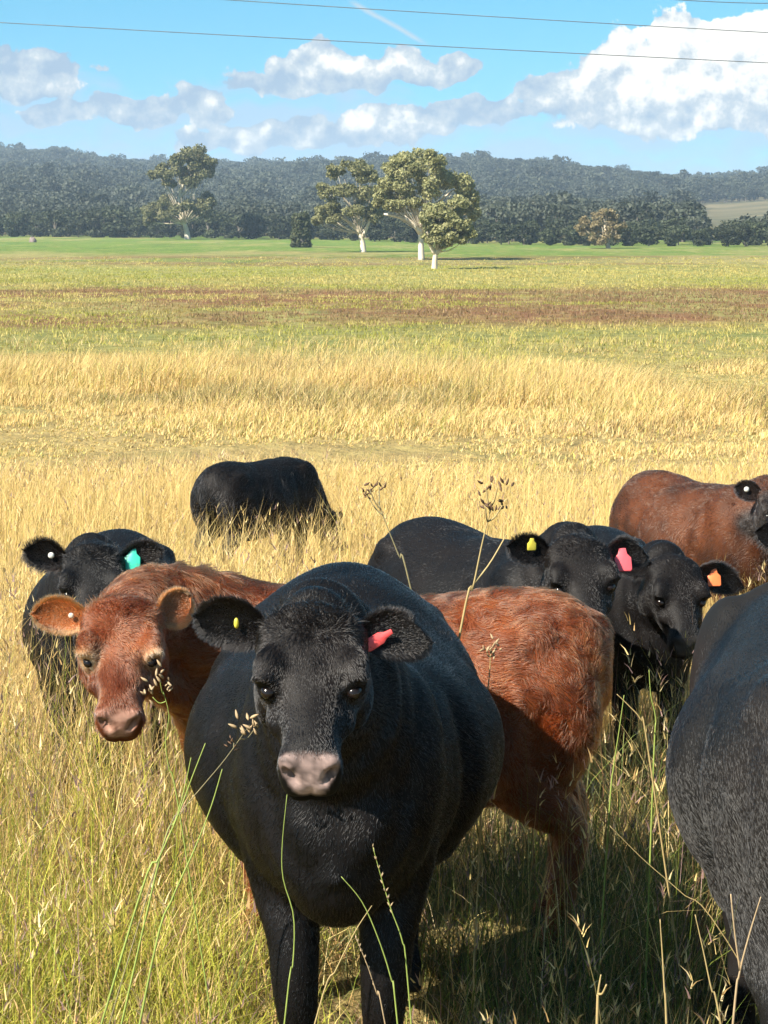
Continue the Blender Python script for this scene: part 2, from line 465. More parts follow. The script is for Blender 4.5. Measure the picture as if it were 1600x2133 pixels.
def leaves(C, R, n, size, r):
    """n leaf quads for every ellipsoid centre C (k,3) with radii R (k,3); denser near the shell"""
    k = len(C)
    d = r.normal(size=(k * n, 3)); d /= np.linalg.norm(d, axis=1)[:, None]
    rad = r.uniform(0.35, 1.0, (k * n, 1)) ** 0.5 * r.normal(1.0, 0.12, (k * n, 1))
    P = np.repeat(C, n, 0) + d * rad * np.repeat(R, n, 0)
    nn = d + r.normal(size=d.shape) * 0.8; nn /= np.linalg.norm(nn, axis=1)[:, None]
    a = np.cross(nn, r.normal(size=nn.shape)); a /= np.linalg.norm(a, axis=1)[:, None]
    b = np.cross(nn, a)
    s = size * r.uniform(0.55, 1.35, (len(P), 1))
    q = np.stack([P + a * s * 0.6, P + b * s * 0.42 + nn * s * 0.1, P - a * s * 0.6, P - b * s * 0.42 + nn * s * 0.1], 1)
    V = q.reshape(-1, 3); F = np.arange(len(V)).reshape(-1, 4)
    return V, [F]

def proto_tree(seed, leaf_n, leaf_size, clumps, wide, trunk_h):
    """a bush tree one unit tall: crown and trunk meshes"""
    r = np.random.default_rng(seed)
    h = r.uniform(trunk_h, 0.95, clumps); ang = r.uniform(0, 6.28, clumps)
    prof = np.sin(np.clip((h - trunk_h * 0.7) / (1.08 - trunk_h * 0.7), 0, 1) * np.pi) ** 0.6
    rr = wide * prof * r.uniform(0.3, 1.0, clumps)
    C = np.stack([rr * np.cos(ang), rr * np.sin(ang), h * 0.9], -1)
    R = np.stack([r.uniform(0.14, 0.24, clumps)] * 3, -1) * (1, 1, 0.75)
    crown = leaves(C, R, leaf_n, leaf_size, r)
    parts = [tube(spline([(0, 0, -0.05), (0.01, 0.01, 0.2), (r.uniform(-.05, .05), r.uniform(-.05, .05), 0.6)], 6), np.linspace(0.035, 0.014, 6), 6)]
    for i in range(0, clumps, 2):
        parts.append(tube(spline([(0, 0, r.uniform(0.12, 0.3)), C[i] * (0.5, 0.5, 0.75), C[i]], 5), np.linspace(0.018, 0.006, 5), 4))
    return crown, merge(parts)

# ---- the wood on the hills: one mass, instanced
def build_forest():
    lib = bpy.data.collections.new("hill_wood_kinds")
    for i in range(5):
        cr, tr = proto_tree(100 + i, 40, 0.10, 9, 0.40, 0.25)
        V, F = merge([cr, tr])
        me = fast_mesh("hill_tree", V, F, [M_WOOD, M_BARKD], smooth=False)
        nf = sum(len(f) for f in cr[1])
        idx = np.zeros(len(me.polygons), np.int32); idx[nf:len(cr[1][0]) + len(tr[1][0])] = 1; idx[len(cr[1][0]) + len(tr[1][0]):] = 1
        me.polygons.foreach_set('material_index', idx)
        lib.objects.link(bpy.data.objects.new("hill_tree_kind", me))
    r = np.random.default_rng(5)
    n = 34000
    y = np.sqrt(r.uniform(370 ** 2, 1900 ** 2, n)); a = r.uniform(-0.29, 0.29, n); x = a * y
    az = a * 4565 + 800
    z = hill_z(x, y)
    edge = np.interp(az, EDGE_U, EDGE_D) + 25
    up = (z - CAM_Z) / y
    v = 450 - up * 4565
    keep = y > edge + 25
    nz = vnoise(np.stack([x, y, y * 0], -1), 1 / 90.0, 3)
    clear1 = (az > 1440) & (v > 424) & (v < 505) & (nz > -0.8)
    clear2 = (az > 1000) & (az < 1500) & (v > 372) & (v < 398) & (nz > -0.1)
    clear3 = (az > 1150) & (v > 400) & (nz > 0.45)
    keep &= ~clear1 & ~clear2 & ~clear3
    keep &= r.uniform(0, 1, n) < np.where(az > 950, 0.75, 1.0)
    x, y, z = x[keep], y[keep], z[keep]
    P = np.stack([x, y, z - 0.4], -1)
    me = bpy.data.meshes.new("hill_wood"); me.vertices.add(len(P)); me.vertices.foreach_set('co', P.astype(np.float32).ravel())
    sc = r.uniform(7.5, 14.0, len(P)).astype(np.float32) * (0.42 + 0.55 * (y / 1800)); sc *= np.where(r.uniform(0, 1, len(P)) < 0.04, 1.35, 1.0)
    at = me.attributes.new('size', 'FLOAT', 'POINT'); at.data.foreach_set('value', sc.astype(np.float32))
    at = me.attributes.new('turn', 'FLOAT', 'POINT'); at.data.foreach_set('value', r.uniform(0, 6.28, len(P)).astype(np.float32))
    at = me.attributes.new('kindno', 'INT', 'POINT'); at.data.foreach_set('value', r.integers(0, 5, len(P)).astype(np.int32))
    me.update()
    o = link("hill_wood", me, kind="stuff", label="grey-green wood covering the long hill behind the paddock", category="wood")
    instancer(o, lib)

def instancer(o, lib):
    g = bpy.data.node_groups.new("scatter", 'GeometryNodeTree')
    g.interface.new_socket("Geometry", in_out='INPUT', socket_type='NodeSocketGeometry')
    g.interface.new_socket("Geometry", in_out='OUTPUT', socket_type='NodeSocketGeometry')
    gi = g.nodes.new('NodeGroupInput'); go = g.nodes.new('NodeGroupOutput')
    ci = g.nodes.new('GeometryNodeCollectionInfo'); ci.inputs['Collection'].default_value = lib
    ci.inputs['Separate Children'].default_value = True; ci.inputs['Reset Children'].default_value = True
    ip = g.nodes.new('GeometryNodeInstanceOnPoints'); ip.inputs['Pick Instance'].default_value = True
    def attr(nm, typ):
        a = g.nodes.new('GeometryNodeInputNamedAttribute'); a.data_type = typ; a.inputs['Name'].default_value = nm
        return a.outputs['Attribute']
    cx = g.nodes.new('ShaderNodeCombineXYZ'); g.links.new(attr('turn', 'FLOAT'), cx.inputs[2])
    g.links.new(gi.outputs[0], ip.inputs['Points']); g.links.new(ci.outputs[0], ip.inputs['Instance'])
    g.links.new(attr('kindno', 'INT'), ip.inputs['Instance Index'])
    g.links.new(cx.outputs[0], ip.inputs['Rotation']); g.links.new(attr('size', 'FLOAT'), ip.inputs['Scale'])
    g.links.new(ip.outputs[0], go.inputs[0])
    md = o.modifiers.new("scatter", 'NODES'); md.node_group = g
build_forest()

# ---- the dark trees along the far edge of the paddock, one by one
def build_edge_trees():
    r = np.random.default_rng(8)
    kinds = []
    for i in range(6):
        cr, tr = proto_tree(40 + i, 70, 0.085, 16, 0.46, 0.10)
        kinds.append((fast_mesh("edge_tree_crown", *cr, [M_DARK], smooth=False), fast_mesh("edge_tree_trunk", *tr, [M_BARKD])))
    spots = []
    for row in range(3):
        a = -0.24 + r.uniform(0, 0.01)
        while a < 0.24:
            spots.append((a, row)); a += r.uniform(0.0075, 0.014)
    for a, row in spots:
        az = a * 4565 + 800
        y = float(np.interp(az, EDGE_U, EDGE_D)) + 8 + row * 14 + r.uniform(-3, 3)
        x = a * y
        hgt = y / 4565 * (r.uniform(30, 58) + row * 5) * (1.12 if az < 620 else 0.92)
        k = int(r.integers(0, 6))
        root = link("edge_tree", None, category="tree", label="dense dark bushy tree in the belt along the far edge of the paddock", group="dark trees along the far edge of the paddock")
        root.location = (x, y, float(ground_z(x, y)) - 0.1)
        root.rotation_euler = (0, 0, r.uniform(0, 6.28)); w = hgt * r.uniform(0.95, 1.45)
        root.scale = (w, w, hgt)
        link("crown", kinds[k][0], root); link("trunk", kinds[k][1], root)
build_edge_trees()

# ---- the paddock trees
def paddock_tree(name, label, d, trunk, limbs, blobs, leaf_m, leaf, n, seed, thick, depth=0.55, bark=None):
    r = np.random.default_rng(seed)
    px = d / 4565.0
    def W(u, v, dy=0.0):
        p = np.array(world_at(u, v, d)); p[1] += dy
        p[0] *= (d + dy) / d
        p[2] = CAM_Z + (p[2] - CAM_Z)
        return p
    base = W(*trunk[0]); base[2] = float(ground_z(base[0], base[1]))
    root = link(name, None, category="tree", label=label); root.location = base
    us = [b[0] for b in blobs]; cu, ru = (max(us) + min(us)) / 2, (max(us) - min(us)) / 2 + 12
    C, R = [], []
    for (u, v, a, b) in blobs:
        reach = math.sqrt(max(0.05, 1 - ((u - cu) / ru) ** 2)) * ru * depth * px
        for q in range(3):
            dy = (q - 1) * reach + r.normal() * 0.15 * reach
            f = 1.0 if q == 0 else 0.92
            for s in range(3):
                C.append(W(u + r.normal() * a * 0.42, v + r.normal() * b * 0.42, dy + r.normal() * 0.3 * a * px) - base)
                rad = r.uniform(0.45, 0.75) * f
                R.append((a * px * rad, a * px * rad, b * px * rad))
    C, R = np.array(C), np.array(R)
    link("crown", fast_mesh("crown", *leaves(C, R, n, leaf, r), [leaf_m], smooth=False), root)
    parts = []
    tp = spline([W(u, v) - base for u, v in trunk], 9); tp[0, 2] -= 0.3
    parts.append(tube(tp, np.linspace(thick, thick * 0.62, 9) * np.array([1.25] + [1] * 8), 9))
    for path, w, dy in limbs:
        pp = spline([W(u, v, dy * i / (len(path) - 1)) - base for i, (u, v) in enumerate(path)], 8)
        parts.append(tube(pp, np.linspace(w, w * 0.35, 8), 7))
    tips = tp[-1]
    for i in range(0, len(C), 3):
        mid = (tips + C[i]) * 0.5 + r.normal(size=3) * 0.25; mid[2] -= 0.2
        parts.append(tube(spline([tips + (C[i] - tips) * 0.02, mid, C[i]], 6), np.linspace(thick * 0.13, thick * 0.035, 6), 5))
    link("trunk", fast_mesh("trunk", *merge(parts), [bark or M_BARK]), root)
    return root

paddock_tree("gum_tree", "tall open-crowned white-trunked gum tree standing alone at the left of the paddock", 442,
    [(391, 499), (389, 482), (384, 465)],
    [([(384, 467), (376, 440), (375, 405), (385, 375), (395, 340)], 0.55, 0), ([(385, 466), (366, 462), (345, 452)], 0.35, -1), ([(384, 462), (400, 440), (418, 425)], 0.4, 2), ([(376, 410), (390, 395), (405, 380)], 0.35, -1)],
    [(400, 322, 24, 14), (372, 332, 20, 14), (428, 334, 20, 14), (345, 358, 20, 13), (378, 358, 22, 14), (415, 358, 24, 16), (436, 352, 12, 14), (326, 362, 12, 10), (398, 378, 22, 12), (350, 380, 14, 9),
     (340, 424, 20, 14), (318, 444, 18, 13), (365, 432, 22, 13), (402, 428, 24, 16), (430, 418, 16, 16), (428, 442, 16, 10), (310, 458, 12, 10), (345, 448, 20, 10)],
    M_GUM, 0.50, 135, 21, 0.68)
paddock_tree("gum_tree", "grey-crowned gum tree with forked white trunk between the ivy stump and the biggest gum", 286,
    [(757, 526), (755, 505), (749, 487)],
    [([(749, 488), (738, 470), (715, 455), (695, 448)], 0.28, -1), ([(749, 488), (748, 460), (742, 430), (735, 400)], 0.3, 1), ([(754, 495), (765, 472), (772, 450), (780, 430)], 0.26, 0), ([(742, 440), (715, 410), (698, 375)], 0.14, -1.5)],
    [(700, 358, 18, 14), (742, 350, 24, 15), (772, 366, 18, 15), (682, 396, 18, 16), (720, 396, 24, 18), (762, 402, 24, 20), (672, 440, 16, 13), (702, 436, 20, 16), (742, 436, 22, 16), (786, 436, 16, 18), (662, 456, 12, 9), (690, 460, 14, 8)],
    M_GUM, 0.34, 140, 22, 0.42)
paddock_tree("gum_tree", "biggest gum tree with domed crown and a long white limb reaching left", 238,
    [(878, 542), (877, 510), (876, 482)],
    [([(876, 486), (862, 468), (840, 455), (818, 449), (800, 446)], 0.30, -1.0), ([(864, 470), (845, 452), (830, 440)], 0.2, -0.5), ([(877, 484), (880, 450), (884, 410), (890, 370)], 0.32, 1), ([(880, 455), (915, 420), (945, 395)], 0.2, 1), ([(845, 452), (840, 420), (835, 385)], 0.14, 0)],
    [(845, 332, 24, 14), (885, 328, 26, 14), (915, 342, 24, 18), (818, 352, 22, 16), (862, 360, 28, 20), (800, 385, 20, 18), (838, 392, 26, 18), (885, 392, 28, 20), (930, 378, 26, 22), (962, 386, 22, 24), (980, 412, 18, 22), (988, 438, 14, 18), (800, 420, 18, 14), (826, 424, 22, 10), (955, 425, 24, 22), (860, 425, 20, 14), (792, 405, 16, 14)],
    M_GUM, 0.29, 165, 23, 0.38)
paddock_tree("gum_tree", "low-crowned gum tree with short pale trunk standing nearest, below the domed gum", 191.5,
    [(905, 563), (906, 540), (908, 524)],
    [([(907, 530), (897, 512), (890, 494), (892, 470)], 0.2, -0.5), ([(908, 528), (925, 508), (940, 490), (950, 465)], 0.24, 0.8), ([(906, 535), (915, 500), (918, 470)], 0.16, 0)],
    [(912, 440, 22, 16), (938, 448, 20, 16), (898, 462, 18, 18), (925, 470, 22, 16), (958, 462, 18, 18), (975, 478, 16, 14), (905, 490, 20, 12), (940, 492, 20, 12), (966, 496, 14, 10), (950, 428, 18, 14), (893, 500, 10, 8), (925, 508, 14, 8)],
    M_GUM, 0.23, 165, 24, 0.28)
paddock_tree("gum_tree", "small tan-leaved gum tree by itself at the right edge of the green strip", 316,
    [(1267, 519), (1266, 510), (1262, 500)],
    [([(1262, 502), (1248, 490), (1225, 485), (1212, 472)], 0.22, 0), ([(1264, 502), (1262, 480), (1258, 455)], 0.25, 0.5), ([(1265, 504), (1280, 490), (1290, 478)], 0.18, 0)],
    [(1262, 442, 14, 10), (1245, 456, 14, 12), (1276, 456, 14, 12), (1216, 464, 13, 10), (1212, 480, 12, 8), (1236, 478, 14, 12), (1264, 478, 16, 12), (1290, 474, 12, 12), (1282, 494, 10, 8), (1246, 498, 14, 8)],
    M_TAN, 0.34, 80, 25, 0.4)

def ivy_stump():
    d = 324; px = d / 4565.0
    r = np.random.default_rng(31)
    b = np.array(world_at(627, 516, d)); b[2] = float(ground_z(b[0], b[1]))
    root = link("ivy_covered_stump", None, category="tree", label="squat column-shaped trunk wrapped in ivy left of the grey-crowned gum"); root.location = b
    hgt, wid = 71 * px, 16 * px
    C, R = [], []
    for i in range(130):
        z = r.uniform(0.02, 0.96); a = r.uniform(0, 6.28); w = wid * (1.12 - 0.30 * z) * r.uniform(0.75, 1.0)
        C.append((w * math.cos(a), w * math.sin(a), z * hgt)); R.append((0.42, 0.42, 0.42))
    link("ivy", fast_mesh("ivy", *leaves(np.array(C), np.array(R), 45, 0.42, r), [M_IVY], smooth=False), root)
    link("trunk", fast_mesh("trunk", *tube(spline([(0, 0, -0.2), (0.1, 0, hgt * 0.5), (0, 0, hgt * 0.93)], 8), np.linspace(wid * 0.8, wid * 0.55, 8), 10), [M_BARKD]), root)
ivy_stump()

def far_stump():
    b = np.array(world_at(68, 506, 395)); z = float(ground_z(b[0], b[1]))
    r = np.random.default_rng(3)
    rings = []
    a = np.linspace(0, 2 * np.pi, 12, endpoint=False)
    for t, w in ((-0.2, 0.9), (0.25, 0.8), (0.6, 0.62), (0.85, 0.5), (1.0, 0.2)):
        rr = w * (1 + 0.25 * np.sin(3 * a + t * 4) + 0.1 * r.normal(size=12))
        rings.append(np.stack([rr * np.cos(a) * 0.8, rr * np.sin(a) * 0.6, np.full(12, t * 0.9) + 0.08 * np.cos(2 * a)], -1))
    V, F = loft(rings)
    o = link("weathered_stump", fast_mesh("weathered_stump", V, F, [bark_material("weathered_wood", (0.22, 0.17, 0.15), (0.12, 0.09, 0.08))]), category="stump", label="small weathered grey stump far out at the left end of the green strip")
    o.location = (b[0], b[1], z)
far_stump()

# ---- power lines
def power_line(label, p0, p1, y):
    m = bpy.data.materials.get("line_aluminium")
    if m is None:
        t = NT("line_aluminium"); b = t.n('ShaderNodeBsdfPrincipled'); b.inputs['Metallic'].default_value = 0.6; b.inputs['Roughness'].default_value = 0.55
        geo = t.n('ShaderNodeNewGeometry'); t.l(t.ramp(t.noise(t.scaled(geo.outputs['Position'], (3, 3, 3)), 1.0, 3), [(0.3, (0.10, 0.12, 0.13)), (0.7, (0.17, 0.19, 0.20))]), b.inputs['Base Color'])
        t.l(b.outputs[0], t.out.inputs['Surface']); m = t.m
    a = np.array(world_at(*p0, y)); b = np.array(world_at(*p1, y))
    s = np.linspace(-2.2, 3.2, 60)
    P = a + (b - a) * s[:, None]; P[:, 2] += 0.10 * (s - 0.5) ** 2 - 0.025
    o = link("power_line", fast_mesh("power_line", *tube(P, 0.014, 6), [m]), category="power line", label=label, group="power lines across the sky")
power_line("upper power line, running from the top edge down behind the big white cloud", (432, -3), (1600, 68), 72)
power_line("lower power line, crossing the whole sky below the other wire", (0, 47), (1600, 131), 71)
power_line("short stretch of power line in the top corner above the big cloud", (1390, -2), (1600, 7), 73)

# ---- the air
def build_haze():
    m = bpy.data.materials.new("haze_air"); m.use_nodes = True; t = m.node_tree; t.nodes.clear()
    out = t.nodes.new('ShaderNodeOutputMaterial'); v = t.nodes.new('ShaderNodeVolumePrincipled')
    v.inputs['Color'].default_value = (0.62, 0.80, 1.0, 1); v.inputs['Density'].default_value = HAZE; v.inputs['Anisotropy'].default_value = 0.1
    t.links.new(v.outputs[0], out.inputs['Volume'])
    x0, x1, y0, y1, z0, z1 = -7000, 7000, -200, 9500, -8, 74
    V = [(x, y, z) for z in (z0, z1) for y in (y0, y1) for x in (x0, x1)]
    F = [(0, 2, 3, 1), (4, 5, 7, 6), (0, 1, 5, 4), (2, 6, 7, 3), (0, 4, 6, 2), (1, 3, 7, 5)]
    me = bpy.data.meshes.new("haze"); me.from_pydata(V, [], F); me.materials.append(m); me.update()
    link("haze", me, kind="stuff")
HAZE = 0.00023
build_haze()
# ------------------------------------------------------------------ cattle
def coat_material(name, rough=0.62):
    m = NT(name)
    at = m.n('ShaderNodeAttribute'); at.attribute_name = 'tint'
    geo = m.n('ShaderNodeNewGeometry')
    tc = m.n('ShaderNodeTexCoord')
    f = m.noise(m.scaled(tc.outputs['Object'], (1, 1, 1)), 55.0, 4, 0.65)
    c = m.mix(0.5, at.outputs['Color'], m.mix(f, (0.45, 0.45, 0.45), (1.5, 1.5, 1.5)), 'MULTIPLY')
    b = m.n('ShaderNodeBsdfPrincipled'); m.l(c, b.inputs['Base Color'])
    b.inputs['Roughness'].default_value = rough; b.inputs['Specular IOR Level'].default_value = 0.14
    bmp = m.n('ShaderNodeBump'); bmp.inputs['Strength'].default_value = 0.10; bmp.inputs['Distance'].default_value = 0.003
    m.l(m.noise(m.scaled(tc.outputs['Object'], (1, 1, 0.5)), 120.0, 4, 0.7), bmp.inputs['Height']); m.l(bmp.outputs[0], b.inputs['Normal'])
    m.l(b.outputs[0], m.out.inputs['Surface'])
    return m.m
def hair_material(name, rough=0.27, spec=0.5):
    m = NT(name)
    at = m.n('ShaderNodeAttribute'); at.attribute_name = 'tint'
    h = m.n('ShaderNodeBsdfHairPrincipled'); h.model = 'CHIANG'; h.parametrization = 'COLOR'
    m.l(at.outputs['Color'], h.inputs['Color'])
    h.inputs['Roughness'].default_value = rough; h.inputs['Radial Roughness'].default_value = 0.55
    h.inputs['IOR'].default_value = 1.45
    m.l(h.outputs[0], m.out.inputs['Surface'])
    return m.m
def plain_material(name, col, rough=0.5, spec=0.5, var=0.25, scale=40.0, transl=0.0):
    m = NT(name)
    tc = m.n('ShaderNodeTexCoord')
    f = m.noise(tc.outputs['Object'], scale, 4, 0.6)
    c = m.mix(f, tuple(x * (1 - var) for x in col), tuple(min(1, x * (1 + var)) for x in col))
    b = m.n('ShaderNodeBsdfPrincipled'); m.l(c, b.inputs['Base Color'])
    b.inputs['Roughness'].default_value = rough; b.inputs['Specular IOR Level'].default_value = spec
    if transl:
        t = m.n('ShaderNodeBsdfTranslucent'); m.l(c, t.inputs['Color']); mx = m.n('ShaderNodeMixShader'); mx.inputs[0].default_value = transl
        m.l(b.outputs[0], mx.inputs[1]); m.l(t.outputs[0], mx.inputs[2]); m.l(mx.outputs[0], m.out.inputs['Surface'])
    else:
        m.l(b.outputs[0], m.out.inputs['Surface'])
    return m.m
M_SKIN = coat_material("short_coat")
M_HAIR = hair_material("coat_hair")
M_EYE = plain_material("dark_eye", (0.008, 0.005, 0.004), 0.16, 0.35, 0.3, 60)
TAGMAT = {}
def tag_material(name, col):
    if name not in TAGMAT: TAGMAT[name] = plain_material(name + "_tag_plastic", col, 0.4, 0.5, 0.12, 90, 0.25)
    return TAGMAT[name]

def ellipsoid(c, r, rot=None, k=14):
    u = np.linspace(0.12, np.pi - 0.12, 9); a = np.linspace(0, 2 * np.pi, k, endpoint=False)
    rings = []
    for t in u:
        p = np.stack([np.full(k, -np.cos(t)), np.sin(t) * np.cos(a), np.sin(t) * np.sin(a)], -1) * r
        if rot is not None: p = p @ rot.T
        rings.append(p + c)
    return loft(rings)

def sect_ring(zt, zb, wt, wm, wb, x, k=24):
    h = zt - zb
    half = [(0, zt), (0.55 * wt, zt - 0.004), (wt, zt - 0.09 * h), (wm, zt - 0.34 * h), (0.62 * wm + 0.38 * wb, zt - 0.64 * h), (wb, zb + 0.10 * h), (0.5 * wb, zb), (0, zb - 0.002)]
    pts = half + [(-y, z) for y, z in half[-2:0:-1]]
    P = np.array(pts + pts[:1])
    S = spline(np.vstack([P[-2], P, P[1]]), 400)
    seg = np.r_[0, np.cumsum(np.linalg.norm(np.diff(S, axis=0), axis=1))]
    i0 = 400 // (len(P) + 1); 
    a = np.arctan2(S[:, 1] - (zt + zb) / 2, S[:, 0])
    # resample evenly in angle so that rings line up
    ang = np.linspace(-np.pi, np.pi, k, endpoint=False)
    order = np.argsort(a); r = np.hypot(S[:, 0], S[:, 1] - (zt + zb) / 2)
    rr = np.interp(ang, a[order], r[order], period=2 * np.pi)
    return np.stack([np.full(k, x), rr * np.cos(ang), (zt + zb) / 2 + rr * np.sin(ang)], -1)

HEAD = [(-0.055, -0.045, -0.13, .045, .07, .05), (-0.03, -0.008, -0.165, .078, .096, .065), (0.01, 0.008, -.20, .094, .110, .07), (0.07, .014, -.235, .100, .117, .068), (0.13, .012, -.252, .100, .118, .060),
        (0.18, .004, -.248, .086, .110, .054), (0.225, -.002, -.228, .064, .092, .05), (0.275, -.006, -.198, .050, .076, .047), (0.325, -.008, -.172, .043, .064, .044),
        (0.37, -.010, -.162, .042, .058, .044), (0.400, -.013, -.160, .047, .062, .048), (0.425, -.022, -.160, .051, .065, .050), (0.446, -.042, -.160, .050, .062, .048), (0.464, -.068, -.158, .045, .055, .043), (0.478, -.096, -.150, .031, .038, .031)]

def head_frame(poll, yaw, pitch, roll):
    cy, sy, cp, sp = math.cos(yaw), math.sin(yaw), math.cos(pitch), math.sin(pitch)
    a = np.array([cp * cy, cp * sy, -sp]); u = np.array([sp * cy, sp * sy, cp]); l = np.array([-sy, cy, 0.0])
    cr, sr = math.cos(roll), math.sin(roll)
    l2 = l * cr + u * sr; u2 = u * cr - l * sr
    return np.array(poll, float), np.stack([a, l2, u2], 1)      # columns: axes

def laplace(V, E, w, it):
    n = len(V)
    deg_ = np.bincount(E.ravel(), minlength=n)[:, None].astype(float)
    for _ in range(it):
        S = np.zeros_like(V)
        for k in range(3):
            S[:, k] = np.bincount(E[:, 0], V[E[:, 1], k], n) + np.bincount(E[:, 1], V[E[:, 0], k], n)
        V = V + (S / np.maximum(deg_, 1) - V) * w[:, None]
    return V

def voxel_union(parts, voxel):
    V, F = merge(parts)
    me = fast_mesh("raw_form", V, F)
    o = bpy.data.objects.new("raw_form", me); COL.objects.link(o)
    md = o.modifiers.new("r", 'REMESH'); md.mode = 'VOXEL'; md.voxel_size = voxel; md.adaptivity = 0
    dg = bpy.context.evaluated_depsgraph_get()
    ev = o.evaluated_get(dg); em = ev.to_mesh()
    n = len(em.vertices); W = np.zeros(n * 3, np.float32); em.vertices.foreach_get('co', W); W = W.reshape(-1, 3).astype(float)
    ls = np.zeros(len(em.loops), np.int32); em.loops.foreach_get('vertex_index', ls)
    lt = np.zeros(len(em.polygons), np.int32); em.polygons.foreach_get('loop_total', lt)
    st = np.zeros(len(em.polygons), np.int32); em.polygons.foreach_get('loop_start', st)
    ed = np.zeros(len(em.edges) * 2, np.int32); em.edges.foreach_get('vertices', ed)
    Q = ls[st[lt == 4][:, None] + np.arange(4)]; T = ls[st[lt == 3][:, None] + np.arange(3)]
    ev.to_mesh_clear(); bpy.data.objects.remove(o); bpy.data.meshes.remove(me)
    FF = [Q] + ([T] if len(T) else [])
    return W, FF, ed.reshape(-1, 2)

def vert_normals(V, F):
    N = np.zeros_like(V)
    for f in F:
        fn = np.cross(V[f[:, 2]] - V[f[:, 0]], V[f[:, -1]] - V[f[:, 1]])
        for k in range(f.shape[1]):
            for c in range(3): N[:, c] += np.bincount(f[:, k], fn[:, c], len(V))
    return N / (np.linalg.norm(N, axis=1)[:, None] + 1e-12)

def gauss(d2, s): return np.exp(-d2 / (2 * s * s))

def smooth01(x, a, b):
    t = np.clip((x - a) / (b - a), 0, 1); return t * t * (3 - 2 * t)

def hair_object(name, parent, roots, dirs, nrm, length, width, col, r, curl=0.3, droop=0.25, pts=4):
    n = len(roots)
    cv = bpy.data.hair_curves.new(name)
    cv.add_curves([pts] * n)
    t = np.linspace(0, 1, pts)
    P = np.zeros((n, pts, 3)); P[:, 0] = roots
    d = dirs.copy()
    for k in range(1, pts):
        P[:, k] = P[:, k - 1] + d * (length / (pts - 1))[:, None]
        d = d - nrm * 0.22 * curl + r.normal(size=d.shape) * 0.10 * curl; d[:, 2] -= droop * 0.2
        d /= np.linalg.norm(d, axis=1)[:, None]
    cv.points.foreach_set('position', P.astype(np.float32).ravel())
    rad = (width[:, None] * np.array([1.0, 0.9, 0.65, 0.15])[None, :pts]) * 0.5
    a = cv.attributes.get('radius') or cv.attributes.new('radius', 'FLOAT', 'POINT')
    a.data.foreach_set('value', rad.astype(np.float32).ravel())
    a = cv.attributes.new('tint', 'FLOAT_COLOR', 'CURVE')
    c4 = np.ones((n, 4), np.float32); c4[:, :3] = col
    a.data.foreach_set('color', c4.ravel())
    cv.materials.append(M_HAIR)
    return link(name, cv, parent)

def sample_surface(V, F, n, r, weight=None):
    tris = []
    for f in F:
        tris.append(f[:, :3])
        if f.shape[1] == 4: tris.append(f[:, [0, 2, 3]])
    T = np.vstack(tris)
    A = np.linalg.norm(np.cross(V[T[:, 1]] - V[T[:, 0]], V[T[:, 2]] - V[T[:, 0]]), axis=1)
    if weight is not None: A = A * weight[T].mean(1)
    c = np.cumsum(A); i = np.searchsorted(c, r.uniform(0, c[-1], n)); i = np.minimum(i, len(T) - 1)
    a, b = r.uniform(0, 1, n), r.uniform(0, 1, n); sw = a + b > 1; a[sw], b[sw] = 1 - a[sw], 1 - b[sw]
    B = np.stack([1 - a - b, a, b], -1)
    return T[i], B

def ear_mesh(side, length, width, thick=0.009):
    """leaf-shaped cupped ear along +x, opening towards +z; side flips it"""
    nu, nv = 16, 11
    u = np.linspace(0, 1, nu)[:, None]; v = np.linspace(-1, 1, nv)[None, :]
    prof = np.interp(u, [0, .12, .3, .5, .7, .85, .95, 1.0], [.45, .68, .94, 1.0, .90, .70, .46, .12])
    y = v * prof * width * 0.5 * np.where(v < 0, 1.12, 0.9)
    x = u * length * (1 - 0.10 * np.abs(v) ** 2) + 0 * v
    cup = (0.24 * (1 - u) + 0.04)
    z = cup * np.abs(v) ** 1.8 * prof * width * 0.55 - 0.010 * np.sin(u * np.pi) + 0 * v
    up = np.stack([x, y, z], -1)
    lo = up.copy(); lo[..., 2] -= thick * (1 - 0.75 * np.maximum(np.abs(v), u ** 3)); 
    V = np.concatenate([up.reshape(-1, 3), lo.reshape(-1, 3)])
    n0 = nu * nv
    i = np.arange(nu - 1)[:, None] * nv; j = np.arange(nv - 1)[None, :]
    top = np.stack([i + j, i + nv + j, i + nv + j + 1, i + j + 1], -1).reshape(-1, 4)
    bot = (top + n0)[:, ::-1]
    rim = list(range(nv)) + [r_ * nv + nv - 1 for r_ in range(1, nu)] + [(nu - 1) * nv + c for c in range(nv - 2, -1, -1)] + [r_ * nv for r_ in range(nu - 2, 0, -1)]
    rim = np.array(rim); nx = np.roll(rim, -1)
    side_f = np.stack([rim, nx, nx + n0, rim + n0], -1)
    return V, [np.vstack([top, bot, side_f])], n0

def tag_mesh(kind):
    """ear tags: an upright panel with a neck, or a round button"""
    if kind == 'button':
        a = np.linspace(0, 2 * np.pi, 14, endpoint=False); c = np.stack([np.cos(a), np.sin(a)], -1)
        rings = [np.column_stack([c * s, np.full(14, z)]) for s, z in ((0.3, -0.004), (1.0, -0.003), (1.0, 0.003), (0.5, 0.006))]
        R = np.array(rings); R[..., :2] *= 0.015
        return loft(list(R))
    half = [(0.012, 0.030), (0.016, 0.010), (0.030, -0.004), (0.031, -0.046), (0.026, -0.052)]
    o = np.array(half + [(-x, y) for x, y in half[::-1]])
    rings = [np.column_stack([o * s, np.full(len(o), z)]) for s, z in ((0.93, -0.0025), (1, -0.0015), (1, 0.0015), (0.93, 0.0025))]
    return loft(rings)

